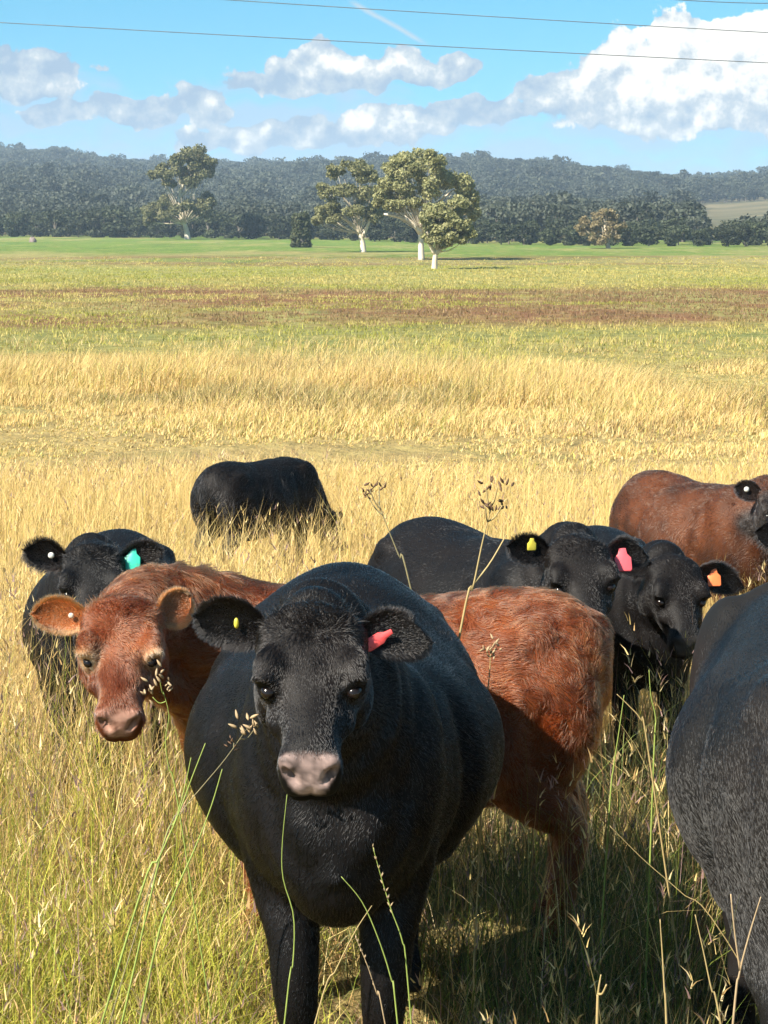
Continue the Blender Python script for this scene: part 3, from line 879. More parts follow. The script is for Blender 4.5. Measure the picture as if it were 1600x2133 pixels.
def cow(name, label, loc, heading, S=1.0, fat=1.0, head=None, coat=None, ears=None, tags=(), legs=None, voxel=0.012, hairs=60000, seed=1, hair_len=0.018, hair_w=0.0011, group="cattle standing in the long grass", nose=(0.10, 0.075, 0.07), eye_rim=None, tail=True, tail_dy=0.0, tail_in=0.0, back_up=0.0, hair_w8=None, nose_amt=1.0, tuft=0.045, clump=0.35, lay=0.30, hair_x=(-9, 9)):
    r = np.random.default_rng(seed)
    root = link(name, None, category="cow", label=label, group=group)
    gz = float(ground_z(loc[0], loc[1]))
    root.location = (loc[0], loc[1], gz); root.rotation_euler = (0, 0, heading); root.scale = (S, S, S)
    parts = []
    # trunk
    st = np.array([(0.27, .07, .95, .74), (0.23, .135, 1.02, .66), (0.14, .205, 1.12, .605), (0.04, .25, 1.205, .565), (-0.10, .275, 1.235, .545), (-0.28, .325, 1.225, .525), (-0.47, .375, 1.215, .515), (-0.65, .385, 1.22, .525),
                   (-0.82, .345, 1.245, .575), (-0.96, .300, 1.25, .66), (-1.08, .250, 1.225, .74), (-1.17, .18, 1.17, .80), (-1.22, .09, 1.08, .88)])
    st = spline(st, 34)
    a = np.linspace(0, 2 * np.pi, 36, endpoint=False); ca, sa = np.cos(a), np.sin(a)
    rings = []
    for x, w, zt, zb in st:
        w = w * (1 + (fat - 1) * smooth01(np.array(-x), -0.05, 0.3) * (1 - 0.5 * smooth01(np.array(-x), 0.8, 1.1)))
        zt = zt + back_up * smooth01(np.array(-x), 0.6, 1.0)
        zc, h = (zt + zb) / 2, (zt - zb) / 2
        z = zc + h * np.sign(sa) * np.abs(sa) ** 0.92 - 0.0
        y = w * ca * (1 - 0.16 * np.maximum(sa, 0) ** 1.2 + 0.02 * np.maximum(-sa, 0))
        rings.append(np.stack([np.full(36, x), y, z], -1))
    parts.append(loft(rings))
    # shoulders, hips, brisket, thighs
    for s in (1, -1):
        parts.append(ellipsoid((0.02, s * .16, .93), (.17, .10, .27)))
        parts.append(ellipsoid((-0.93, s * .20 * (0.5 + fat * 0.5), 1.10), (.12, .08, .08)))
        parts.append(ellipsoid((-0.97, s * .175, .86), (.22, .135, .30)))
        parts.append(ellipsoid((-0.95, s * .165, .71), (.18, .10, .20)))
    parts.append(ellipsoid((0.13, 0, .73), (.14, .14, .17)))
    parts.append(ellipsoid((-0.62, 0, .60), (.34, .30 * fat, .13)))
    # legs: (shoulder/hip swing) per leg
    lg = dict(fl=(0, 0), fr=(0, 0), hl=(0, 0), hr=(0, 0)); lg.update(legs or {})
    hooves = []
    for key, s in (('fl', 1), ('fr', -1)):
        dx, dy = lg[key]
        P = spline([(-0.02, s * .15, .86), (-0.05 + dx * .25, s * .142, .66), (0.0 + dx * .5, s * .118 + dy * .5, .50), (0.01 + dx * .7, s * .11 + dy * .7, .36), (0.0 + dx * .9, s * .105 + dy * .9, .24), (-0.005 + dx, s * .115 + dy, .12), (0.02 + dx, s * .115 + dy, .055), (0.035 + dx, s * .115 + dy, -0.01)], 26)
        rs = np.interp(np.linspace(0, 1, 26), [0, .14, .30, .45, .58, .72, .84, .92, 1], [.12, .098, .070, .058, .046, .040, .048, .05, .056])
        parts.append(tube(P, rs, 12)); hooves.append((P[-1, 0], P[-1, 1]))
    for key, s in (('hl', 1), ('hr', -1)):
        dx, dy = lg[key]
        P = spline([(-0.92, s * .18, .95), (-0.85 + dx * .2, s * .20, .74), (-0.98 + dx * .5, s * .18 + dy * .4, .56), (-1.09 + dx * .7, s * .17 + dy * .6, .45), (-1.07 + dx * .9, s * .17 + dy * .8, .28), (-1.05 + dx, s * .17 + dy, .12), (-1.02 + dx, s * .17 + dy, .055), (-1.0 + dx, s * .17 + dy, -0.01)], 26)
        rs = np.interp(np.linspace(0, 1, 26), [0, .14, .28, .42, .58, .72, .84, .92, 1], [.15, .15, .105, .068, .052, .046, .054, .05, .058])
        parts.append(tube(P, rs, 12)); hooves.append((P[-1, 0], P[-1, 1]))
    # head
    hd = dict(poll=(0.45, 0, 1.33), yaw=0, pitch=0.8, roll=0, k=1.0, prop=(0.83, 1.13, 1.0)); hd.update(head or {})
    HO, HR = head_frame(hd['poll'], hd['yaw'], hd['pitch'], hd['roll']); k = hd['k']
    KV = k * np.array(hd['prop'])                              # short, broad head
    def H(p): return HO + (np.asarray(p, float) * KV) @ HR.T
    hs = spline(np.array(HEAD), 40)
    parts.append(loft([H(sect_ring(q[1], q[2], q[3], q[4], q[5], q[0])) for q in hs]))
    for s in (1, -1):
        parts.append(ellipsoid(H((0.158, s * .082, -0.004)), np.array((.052, .034, .026)) * KV, HR))        # brow
        parts.append(ellipsoid(H((0.205, s * .080, -0.040)), np.array((.042, .030, .036)) * KV, HR))        # orbit
        parts.append(ellipsoid(H((0.12, s * .085, -0.165)), np.array((.105, .036, .070)) * KV, HR))         # cheek
        parts.append(ellipsoid(H((0.262, s * .064, -0.085)), np.array((.06, .026, .03)) * KV, HR))          # cheekbone
        parts.append(ellipsoid(H((0.430, s * .040, -0.048)), np.array((.026, .022, .026)) * KV, HR))        # nostril wing
    parts.append(ellipsoid(H((0.420, 0, -0.146)), np.array((.05, .052, .032)) * KV, HR))                      # lip, chin
    parts.append(ellipsoid(H((-0.005, 0, -0.025)), np.array((.05, .085, .045)) * KV, HR))                      # poll
    # neck
    A0, A3 = np.array((-0.06, 0, .99)), H((0.03, 0, -0.13))
    t1 = np.array((0.34, 0, float(np.clip((hd['poll'][2] - 1.15) * 0.6, -0.2, 0.1)))); e = HR @ np.array((-0.55, 0, -0.15)); e = e * 0.22 / np.linalg.norm(e)
    A1, A2 = A0 + t1 * 0.8, A3 + e
    tt = np.linspace(0, 1, 16)[:, None]
    NP = (1 - tt) ** 3 * A0 + 3 * (1 - tt) ** 2 * tt * A1 + 3 * (1 - tt) * tt ** 2 * A2 + tt ** 3 * A3
    T = np.gradient(NP, axis=0); T /= np.linalg.norm(T, axis=1)[:, None]
    rings = []
    for i in range(16):
        q = i / 15
        side = np.cross((0, 0, 1.0), T[i]); side /= np.linalg.norm(side)
        hl = HR[:, 1]; side = side * (1 - q * 0.9) + hl * q * 0.9; side -= T[i] * side.dot(T[i]); side /= np.linalg.norm(side)
        up = np.cross(T[i], side)
        w = np.interp(q, [0, .3, .7, 1], [.235, .195, .125, .095]) * (1 if q < .7 else k); h = np.interp(q, [0, .3, .7, 1], [.262, .235, .165, .115])
        rings.append(NP[i] + np.cos(a)[:, None] * side * w + np.sin(a)[:, None] * up * h * np.where(sa > 0, 1.0, 1.05)[:, None])
    parts.append(loft(rings))
    # dewlap
    D0, D2 = H((0.10, 0, -0.22)), np.array((0.20, 0, .70)); DM = (D0 + D2) / 2 + np.array((-0.08, 0, 0.0))
    parts.append(tube(spline([D0, DM, D2], 9), np.linspace(.035, .08, 9), 10, np.linspace(.05, .09, 9)))
    if tail:
        TP = spline([(-1.13, 0, 1.16), (-1.20, 0.0, 1.12), (-1.235 + tail_in * .6, .01 + tail_dy * .5, .98), (-1.215 + tail_in, .012 + tail_dy, .75), (-1.20 + tail_in, .015 + tail_dy, .55)], 18)
        parts.append(tube(TP, np.interp(np.linspace(0, 1, 18), [0, .2, .8, 1], [.04, .030, .024, .02]), 8))
        parts.append(tube(spline([(-1.20 + tail_in, .015 + tail_dy, .58), (-1.20 + tail_in, .015 + tail_dy, .42), (-1.195 + tail_in, .018 + tail_dy, .28)], 10), np.interp(np.linspace(0, 1, 10), [0, .4, 1], [.02, .04, .012]), 8))
    V, F, E = voxel_union(parts, voxel)
    hl = ((V - HO) @ HR) / KV                                    # head coordinates of every vertex
    inhead = smooth01(-np.abs(hl[:, 1]), -0.22, -0.16) * smooth01(hl[:, 0], -0.06, 0.06) * smooth01(hl[:, 2], -0.34, -0.27) * smooth01(-hl[:, 2], -0.2, -0.1) * smooth01(-hl[:, 0], -0.6, -0.55)
    legm = smooth01(-V[:, 2], -0.5, -0.38)
    it = max(6, int(16 * (0.012 / voxel)))
    V = laplace(V, E, 0.5 * (1 - 0.80 * inhead) * (1 - 0.6 * legm), it)
    # ---- sculpting in head coordinates
    hl = ((V - HO) @ HR) / KV
    N = vert_normals(V, F); Nh = N @ HR
    ay = np.abs(hl[:, 1]); dsp = np.zeros(len(V)); mv = np.zeros_like(V)
    hx, hz = hl[:, 0], hl[:, 2]
    ed0, en = np.array((0.208, 0.0, -0.095)), np.array((0.12, 0.80, 0.60)); en /= np.linalg.norm(en)
    sd = np.stack([hx, ay, hz], -1) - ed0; al = sd @ en
    near = (np.linalg.norm(sd - al[:, None] * en, axis=1) < 0.014) & (inhead > 0.5) & (al > 0)
    eye_c = ed0 + en * (al[near].max() if near.any() else 0.12)
    de = np.sqrt((hx - eye_c[0]) ** 2 + (ay - eye_c[1]) ** 2 + (hz - eye_c[2]) ** 2)
    eup = (hz - eye_c[2]) - 0.5 * (hx - eye_c[0])
    fold = inhead * k
    dsp += fold * (-0.013 * gauss(np.maximum(de - 0.005, 0) ** 2, 0.010) + 0.0075 * gauss((de - 0.030) ** 2, 0.006) * (0.60 + 0.40 * np.tanh(eup / 0.008)))
    lid = (hx - eye_c[0] + 0.012) ** 2 * 0.45 + (ay - eye_c[1]) ** 2 * 0.8 + (hz - eye_c[2] - 0.0135) ** 2
    dsp += fold * 0.016 * gauss(lid, 0.012)
    # hollows: temple, below the eye beside the nose bridge
    dsp += fold * (-0.010 * gauss((hx - .235) ** 2 + (ay - .075) ** 2 * 1.2 + (hz + .035) ** 2, 0.022))
    dsp += fold * (-0.007 * gauss((hx - .09) ** 2 + (ay - .112) ** 2 + (hz + .06) ** 2, 0.03))
    dsp += fold * (-0.006 * gauss((hx - .345) ** 2 * 0.4 + (ay - .062) ** 2 + (hz + .06) ** 2, 0.018))
    # nostril: comma-shaped pit opening to the front and side
    nq = (ay - .035) - 0.45 * (hz + .068)
    nd2 = ((hx - .446) * 0.55) ** 2 + (nq * 1.7) ** 2 + ((hz + .068) * 0.62) ** 2
    mv += (fold * gauss(nd2, 0.0105))[:, None] * (HR @ np.array((-0.026, 0, -0.014)))[None, :]
    dsp += fold * 0.004 * gauss((np.sqrt(nd2) - 0.019) ** 2, 0.005)
    # philtrum and mouth
    dsp += fold * (-0.004 * gauss(hl[:, 1] ** 2, 0.004) * smooth01(hx, .44, .465) * smooth01(-hz, 0.085, 0.10))
    ml = -0.134 + 0.10 * np.clip(.46 - hx, 0, 1) * 0.25
    dsp += fold * (-0.0085 * gauss((hz - ml) ** 2, 0.0035) * smooth01(hx, .33, .37))
    # forehead: gentle dome and centre furrow, uneven flesh
    dsp += fold * 0.006 * gauss((hx - .06) ** 2 + hl[:, 1] ** 2, 0.05)
    P0 = V * 1.0
    dsp += 0.0022 * vnoise(P0, 22, seed) * (0.35 + 0.65 * inhead) + 0.0055 * vnoise(P0, 6.5, seed + 1) * (1 - inhead) + 0.006 * vnoise(P0 * (1.8, 1, 0.45), 5.0, seed + 2) * (1 - inhead) * (1 - legm)
    # shoulder and flank folds
    dsp += -0.020 * gauss((V[:, 0] + 0.20 + 0.10 * (V[:, 2] - .9)) ** 2, 0.035) * smooth01(np.abs(V[:, 1]), 0.12, 0.22) * smooth01(V[:, 2], .55, .65) * smooth01(-V[:, 2], -1.15, -1.0)
    dsp += -0.030 * gauss((V[:, 0] + 0.74 - 0.25 * (V[:, 2] - .8)) ** 2, 0.045) * smooth01(np.abs(V[:, 1]), 0.15, 0.25) * smooth01(V[:, 2], .58, .68) * smooth01(-V[:, 2], -1.12, -0.95)
    # neck creases
    nk = smooth01(V[:, 0], 0.12, 0.22) * (1 - inhead)
    dsp += 0.006 * np.sin(V[:, 0] * 70 + V[:, 2] * 25) * nk * smooth01(-np.abs(V[:, 1]), -.3, -.1) * smooth01(V[:, 2], .6, .8)
    V = V + N * dsp[:, None] + mv
    V[:, 2] = np.maximum(V[:, 2], 0.0)
    N = vert_normals(V, F)
    hl = ((V - HO) @ HR) / KV; hx, hz, ay = hl[:, 0], hl[:, 2], np.abs(hl[:, 1])
    # ---- colour of the coat itself
    ct = dict(base=(0.010, 0.009, 0.009), alt=(0.022, 0.014, 0.011), amt=0.6, nscale=4.0, face=None); ct.update(coat or {})
    nz = np.clip(0.5 + 0.6 * vnoise(V, ct['nscale'], seed + 5) + 0.35 * vnoise(V, ct['nscale'] * 3.1, seed + 6), 0, 1)[:, None] * ct['amt']
    col = np.array(ct['base'])[None] * (1 - nz) + np.array(ct['alt'])[None] * nz
    if ct['face'] is not None:
        fm = smooth01(hx, -.12, .10)[:, None] * inhead[:, None]
        col = col * (1 - fm) + np.array(ct['face'])[None] * fm
    if eye_rim is not None:
        er = (gauss((de - 0.022) ** 2, 0.013) * inhead * 0.85)[:, None]
        col = col * (1 - er) + np.array(eye_rim)[None] * er
    pad = smooth01(hx, .414, .432) * smooth01(hz, -.122, -.108) * smooth01(-ay + 0.55 * (hz + .07), -.054, -.041) * inhead * nose_amt
    pad *= np.clip(0.80 + 0.55 * vnoise(V, 60, seed + 8) + 0.35 * vnoise(V, 150, seed + 9), 0.15, 1)
    padc = np.array(nose)[None] * (0.6 + 0.4 * smooth01(-hz, .040, .075))[:, None]
    col = col * (1 - pad[:, None]) + padc * pad[:, None]
    pit = inhead * gauss(((hx - .436) * 0.5) ** 2 + (((ay - .035) - 0.45 * (hz + .072)) * 1.7) ** 2 + ((hz + .072) * 0.6) ** 2, 0.010)
    col = col * (1 - 0.75 * pit[:, None]) + np.array((0.02, 0.013, 0.012))[None] * 0.75 * pit[:, None]
    hoof = smooth01(-V[:, 2], -0.07, -0.05)[:, None]; col = col * (1 - hoof) + np.array((0.02, 0.018, 0.016)) * hoof
    body = link("body", fast_mesh("body", V, F, [M_SKIN], colors=col), root)
    # ---- coat hair
    if hairs:
        nohair = np.clip(pad * 1.6 + smooth01(-de, -0.024, -0.018) * inhead + hoof[:, 0] + smooth01(hx, .425, .44) * inhead, 0, 1)
        wgt = (1 - nohair) * (1 + 2.2 * inhead) * smooth01(V[:, 0], hair_x[0], hair_x[0] + .1) * smooth01(-V[:, 0], -hair_x[1], -hair_x[1] + .1)
        T, B = sample_surface(V, F, hairs, r, wgt)
        def at(Q): return (Q[T] * B[..., None]).sum(1) if Q.ndim == 2 else (Q[T] * B).sum(1)
        Pr, Nr, ih, cl = at(V), at(N), at(inhead), at(col)
        Nr /= np.linalg.norm(Nr, axis=1)[:, None]
        hlr = ((Pr - HO) @ HR) / KV
        fb = np.tile(np.array((-0.75, 0, -0.65)), (hairs, 1))
        lm = smooth01(-Pr[:, 2], -0.62, -0.45)[:, None]; fb = fb * (1 - lm) + np.array((-.15, 0, -1.0)) * lm
        fb[:, 2] *= np.where(Nr[:, 2] > 0.7, 0.3, 1.0)
        fh = np.stack([0.9 * np.sign(hlr[:, 0] - 0.075) * np.minimum(np.abs(hlr[:, 0] - 0.075) * 16, 1), np.clip(hlr[:, 1] * 6, -0.7, 0.7), np.full(hairs, -0.2)], -1) @ HR.T
        fl = fb * (1 - ih[:, None]) + fh * ih[:, None]
        sw = np.stack([vnoise(Pr, 7, seed + 20 + q) for q in range(3)], -1) * clump * 1.2 + np.stack([vnoise(Pr, 26, seed + 30 + q) for q in range(3)], -1) * clump
        fl = fl + sw + r.normal(size=fl.shape) * 0.16
        fl -= Nr * (fl * Nr).sum(1)[:, None]; fl /= np.linalg.norm(fl, axis=1)[:, None] + 1e-9
        lift = lay + 0.8 * lay * np.clip(vnoise(Pr, 30, seed + 40), 0, 1)
        d = fl + Nr * lift[:, None]; d /= np.linalg.norm(d, axis=1)[:, None]
        ln = hair_len * (1 - 0.45 * ih) * (1 - 0.4 * lm[:, 0]) * r.uniform(0.6, 1.3, hairs) * (1 + 0.5 * np.clip(vnoise(Pr, 9, seed + 50), -0.5, 1))
        if tuft:
            tp = gauss((hlr[:, 0] + 0.0) ** 2 + (hlr[:, 1] * 0.8) ** 2, 0.05) * smooth01(hlr[:, 2], -0.06, -0.01) * (r.uniform(0, 1, hairs) < 0.5)
            ln = ln + tuft * tp * r.uniform(0.3, 1.2, hairs)
            td = (np.array((0.55, 0, 0.75))[None] + r.normal(size=(hairs, 3)) * 0.35) @ HR.T
            d = d * (1 - tp[:, None]) + td * tp[:, None]; d /= np.linalg.norm(d, axis=1)[:, None]
        if tail:
            ln = ln + (0.0 if tail_in else 0.07) * smooth01(-Pr[:, 0], 1.16, 1.18) * smooth01(-Pr[:, 2], -0.62, -0.5) * r.uniform(0.3, 1, hairs)
        hc = cl * r.uniform(0.6, 1.5, (hairs, 1)) * (1 + 0.35 * np.clip(vnoise(Pr, 14, seed + 60), -1, 1))[:, None]
        hair_object("coat", root, Pr, d, Nr, ln, hair_w * r.uniform(0.7, 1.3, hairs), np.clip(hc, 0.001, 1), r, 0.4, 0.3)
    # ---- eyes
    for s in (1, -1):
        V2, F2 = ellipsoid(H((eye_c - en * 0.0215) * (1, s, 1)), np.array((.0195, .0175, .0138)) * k, HR, 18)
        link("eye", fast_mesh("eye", V2, F2, [M_EYE]), root)
    # ---- ears with their tags
    er = dict(out=0.15, up=0.05, twist=0.0, length=0.165, width=0.100); er.update(ears or {})
    for s in (1, -1):
        e = dict(er); e.update((ears or {}).get('left' if s > 0 else 'right', {}))
        Ve, Fe, n0 = ear_mesh(s, e['length'], e['width'])
        Ve = Ve * k
        # ear axes in head coordinates: x along the ear, z its open face, which looks forward along the head
        ex = np.array((-0.10 - e['out'], s * 1.0, e['up'])); ex /= np.linalg.norm(ex)
        ez = np.array((0.70, s * e.get('face', 0.1), 0.72)); ez -= ex * ez.dot(ex); ez /= np.linalg.norm(ez)
        ey = np.cross(ez, ex)
        if s < 0: ey = ey
        tw = e['twist'] * s; ey, ez = ey * math.cos(tw) + ez * math.sin(tw), ez * math.cos(tw) - ey * math.sin(tw)
        M = np.stack([ex, ey, ez], 1)
        dr = e.get('droop', 0.0); q = np.clip(Ve[:, 0] / (e['length'] * k), 0, 1)
        Ve = Ve.copy()
        loc_e = Ve @ M.T + np.array((0.028, s * 0.098, -0.045)) * KV
        W = HO + loc_e @ HR.T
        W[:, 2] -= dr * q ** 2 * e['length'] * k
        lower_first = (W[1:11, 2].mean())
        cin = np.array(ct['base']) * 1.2; nz = np.clip(0.5 + 0.7 * vnoise(W, 30, seed + 3), 0, 1)[:, None]
        cc = np.array(e.get('col', ct.get('ear', ct['base'])))[None] * (1 - nz * 0.6) + np.array(ct.get('ear_alt', ct['alt']))[None] * nz * 0.6
        eo = link("ear", fast_mesh("ear", W, Fe, [M_SKIN], colors=cc), root)
        ne = e.get('hairs', 9000 if hairs > 80000 else (4000 if hairs > 20000 else 1500))
        if hairs:
            NrE = vert_normals(W, Fe)
            wv = np.ones(len(W)); vv = np.abs((np.arange(len(W)) % n0) % 11 - 5) / 5.0; wv += 3.5 * smooth01(vv, .6, 1) 
            T, B = sample_surface(W, Fe, ne, r, wv)
            Pr = (W[T] * B[..., None]).sum(1); Nr = (NrE[T] * B[..., None]).sum(1); Nr /= np.linalg.norm(Nr, axis=1)[:, None] + 1e-9
            edge = (vv[T] * B).sum(1)
            axis = (M[:, 0] @ HR.T)
            cen = HO + (M @ np.array((0.5 * e['length'] * k, 0, 0)) + np.array((0.028, s * 0.098, -0.045)) * KV) @ HR.T
            rad = Pr - cen; rad -= axis * (rad @ axis)[:, None]; rad /= np.linalg.norm(rad, axis=1)[:, None] + 1e-9
            d = axis * 0.7 + rad * (0.2 + 0.9 * smooth01(edge, .5, 1))[:, None] + Nr * 0.25 + r.normal(size=Nr.shape) * 0.22
            d /= np.linalg.norm(d, axis=1)[:, None]
            ln = (0.007 + 0.013 * smooth01(edge, .65, 1)) * r.uniform(0.5, 1.2, ne) * k * e.get('fluff', 1.0)
            hc = (cc[T] * B[..., None]).sum(1) * r.uniform(0.7, 1.7, (ne, 1))
            hair_object("ear_hair", eo, Pr, d, Nr, ln, np.full(ne, hair_w * 0.9), np.clip(hc, 0.001, 1), r, 0.3, 0.4)
        for tg in tags:
            if tg['ear'] != ('left' if s > 0 else 'right'): continue
            Vt, Ft = tag_mesh(tg['kind']); Vt = Vt * tg.get('size', 1.0) * np.array(tg.get('stretch', (1, 1, 1)))
            # hang the tag on the front face of the ear
            pu, pv = tg.get('at', (0.45, -0.35))
            iu = int(round(pu * 15)); iv = int(round((pv + 1) * 5)); p = W[iu * 11 + iv]
            fz = HR @ (M @ np.array((0, 0, 1.0)))
            tn = np.array(tg['normal'], float) if 'normal' in tg else fz
            tn = tn / np.linalg.norm(tn)
            tu = np.array(tg.get('upv', (0, 0, 1.0)), float); tu -= tn * tu.dot(tn); tu /= np.linalg.norm(tu)
            ts = np.cross(tu, tn)
            Wt = p + fz * 0.012 + Vt[:, :1] * ts + Vt[:, 1:2] * tu + Vt[:, 2:3] * tn
            if tg.get('bend'):
                qq = Vt[:, 1] / 0.05; Wt = Wt + tn * (tg['bend'] * qq ** 2)[:, None]
            link("ear_tag", fast_mesh("ear_tag", Wt, Ft, [tag_material(tg['name'], tg['col'])]), root, label=tg['label'])
    return root
R_ = math.radians
def HAIR(n): return n
YEL = (0.72, 0.62, 0.08); RED = (0.85, 0.10, 0.10); GREEN = (0.04, 0.50, 0.36); ORANGE = (0.95, 0.22, 0.07); WHITE = (0.75, 0.75, 0.70); PINK = (0.9, 0.14, 0.17)
BLACK = dict(base=(0.0026, 0.0025, 0.003), alt=(0.007, 0.0045, 0.0036), amt=0.6)

cow("black_cow", "big black cow in front facing the camera, red tag and yellow button in its ears", (-0.105, 5.02), R_(-90), S=0.955, fat=1.13, back_up=0.03,
    head=dict(poll=(0.43, -0.05, 1.39), yaw=R_(0), pitch=R_(44), roll=R_(0), k=1.0), coat=BLACK, voxel=0.0088, hairs=HAIR(150000), seed=2, hair_len=0.0135, clump=0.24, lay=0.21,
    ears=dict(right=dict(up=0.25, out=0.05, twist=0.15), left=dict(up=0.05, out=0.1, twist=-0.1, droop=0.3)),
    tags=[dict(ear='right', kind='button', name='yellow', col=YEL, label="small yellow button tag", at=(0.42, -0.1), size=0.75, stretch=(0.5, 1.1, 1)), dict(ear='left', kind='panel', name='red', col=RED, label="red ear tag, bent flat", at=(0.28, -0.3), upv=(0, 0.75, 0.45), size=0.85, stretch=(0.55, 1, 1), bend=0.008)],
    nose=(0.46, 0.33, 0.30), tuft=0.05)

cow("red_cow", "shaggy red-brown heifer standing side on behind the big black cow, pink muzzle", (-0.39, 6.70), R_(176), S=0.89, fat=0.97, tail_dy=-0.03, tail_in=0.10,
    head=dict(poll=(0.365, 0.60, 1.285), yaw=R_(97), pitch=R_(46), roll=R_(0), k=1.06), coat=dict(base=(0.160, 0.043, 0.012), alt=(0.070, 0.018, 0.007), amt=0.9, nscale=6.0, ear=(0.25, 0.08, 0.026), ear_alt=(0.16, 0.045, 0.016)), voxel=0.011, hairs=HAIR(150000), seed=3, hair_len=0.036, hair_w=0.0013, clump=0.8,
    ears=dict(right=dict(up=0.05, out=0.0, twist=0.1, length=0.17), left=dict(up=-0.15, out=0.9, length=0.14)),
    tags=[dict(ear='right', kind='button', name='pale', col=(0.7, 0.6, 0.5), label="small pale button tag", at=(0.3, -0.2), size=0.6)],
    nose=(0.55, 0.31, 0.235), eye_rim=(0.42, 0.24, 0.12), tuft=0.02)

cow("black_cow", "black cow standing at the left with a green tag, head above the red one", (-1.16, 8.45), R_(-92), S=0.86, fat=1.08,
    head=dict(poll=(0.42, 0.10, 1.36), yaw=R_(7), pitch=R_(46), k=1.13), coat=BLACK, voxel=0.016, hairs=HAIR(45000), seed=4, hair_len=0.016, hair_w=0.0013, lay=0.2, clump=0.25,
    ears=dict(right=dict(up=0.3, out=0.05, fluff=1.5), left=dict(up=0.22, out=0.05, fluff=1.5)),
    tags=[dict(ear='right', kind='button', name='white', col=WHITE, label="pale round button tag", at=(0.35, -0.1), size=0.9), dict(ear='left', kind='panel', name='green', col=GREEN, label="green ear tag", at=(0.3, 0.1), size=1.15, normal=(1, 0, 0.3))], tuft=0.07)

cow("black_cow", "black cow with yellow-tagged ear and pinkish-red tag, looking over the red heifer's back", (0.58, 7.98), R_(-62), S=0.885, fat=1.0,
    head=dict(poll=(0.40, -0.08, 1.32), yaw=R_(-20), pitch=R_(46), roll=R_(4), k=1.10), coat=BLACK, voxel=0.0145, hairs=HAIR(60000), seed=5, hair_len=0.013, hair_w=0.0012, lay=0.18, clump=0.22,
    ears=dict(right=dict(up=0.35, out=0.0), left=dict(up=-0.1, out=0.1, droop=0.3)),
    tags=[dict(ear='right', kind='panel', name='yellow', col=YEL, label="yellow ear tag", at=(0.45, -0.5), size=0.6), dict(ear='left', kind='panel', name='pink', col=PINK, label="pinkish-red ear tag", at=(0.35, -0.4), size=1.15, normal=(0.9, -0.3, 0.3))], tuft=0.02)

cow("black_cow", "black cow chewing with an orange tag, beside the cow with the pinkish-red tag", (1.06, 8.62), R_(-80), S=0.80, fat=0.92,
    head=dict(poll=(0.42, 0.0, 1.265), yaw=R_(0), pitch=R_(50), roll=R_(-5), k=1.12), coat=BLACK, voxel=0.016, hairs=HAIR(45000), seed=6, hair_len=0.013, hair_w=0.0013, lay=0.18, clump=0.22,
    ears=dict(left=dict(up=-0.18, out=-0.1, length=0.24, width=0.125, droop=0.2)), nose=(0.06, 0.055, 0.055),
    tags=[dict(ear='left', kind='panel', name='orange', col=ORANGE, label="orange ear tag", at=(0.35, 0.0), size=1.05, normal=(0.95, -0.1, 0.3))], tuft=0.01)

cow("brown_cow", "dark red-brown cow with black face at the back right, white button in its ear", (1.98, 12.0), R_(-62), S=0.86, fat=1.0,
    head=dict(poll=(0.40, -0.03, 1.28), yaw=R_(-22), pitch=R_(45), k=1.05), coat=dict(base=(0.075, 0.024, 0.009), alt=(0.016, 0.0075, 0.005), amt=1.0, nscale=4.0, face=(0.02, 0.016, 0.015)), voxel=0.018, hairs=HAIR(45000), seed=7, hair_len=0.024, hair_w=0.0018, clump=0.6,
    ears=dict(right=dict(up=0.25, col=(0.012, 0.01, 0.01))), tags=[dict(ear='right', kind='button', name='white', col=WHITE, label="white round button tag", at=(0.5, -0.1), size=1.1)])

cow("black_cow", "black cow at the right edge of the picture of which only a furry ear shows", (2.08, 9.15), R_(-150), S=0.9, fat=1.0,
    head=dict(poll=(0.42, 0.08, 1.24), yaw=R_(55), pitch=R_(48), k=1.0), coat=BLACK, voxel=0.018, hairs=HAIR(20000), seed=8, hair_len=0.02, hair_w=0.0014,
    ears=dict(right=dict(up=0.2, out=0.0, fluff=1.8, width=0.14, length=0.19)), tags=[dict(ear='right', kind='button', name='white', col=WHITE, label="white button tag", at=(0.35, -0.4), size=0.8)])

cow("black_cow", "large black cow cut off by the right edge, seen from behind with sunlit grey haunch", (1.10, 5.82), R_(91), S=1.03, fat=1.04, legs=dict(hl=(0.03, 0.05)),
    head=dict(poll=(0.40, -0.2, 1.0), yaw=R_(-40), pitch=R_(55), k=1.0), coat=dict(base=(0.007, 0.0068, 0.0068), alt=(0.013, 0.0105, 0.0095), amt=0.7), voxel=0.0125, hairs=HAIR(150000), seed=9, hair_len=0.012, hair_w=0.0009, clump=0.08, lay=0.10, hair_x=(-2, 0.0))

cow("black_calf", "black calf grazing alone in the golden grass behind the herd, head down", (-0.72, 17.0), R_(50), S=0.80, fat=0.95,
    head=dict(poll=(0.50, -0.10, 0.62), yaw=R_(-20), pitch=R_(65), k=0.95), coat=BLACK, voxel=0.018, hairs=HAIR(25000), seed=10, hair_len=0.03, hair_w=0.002)
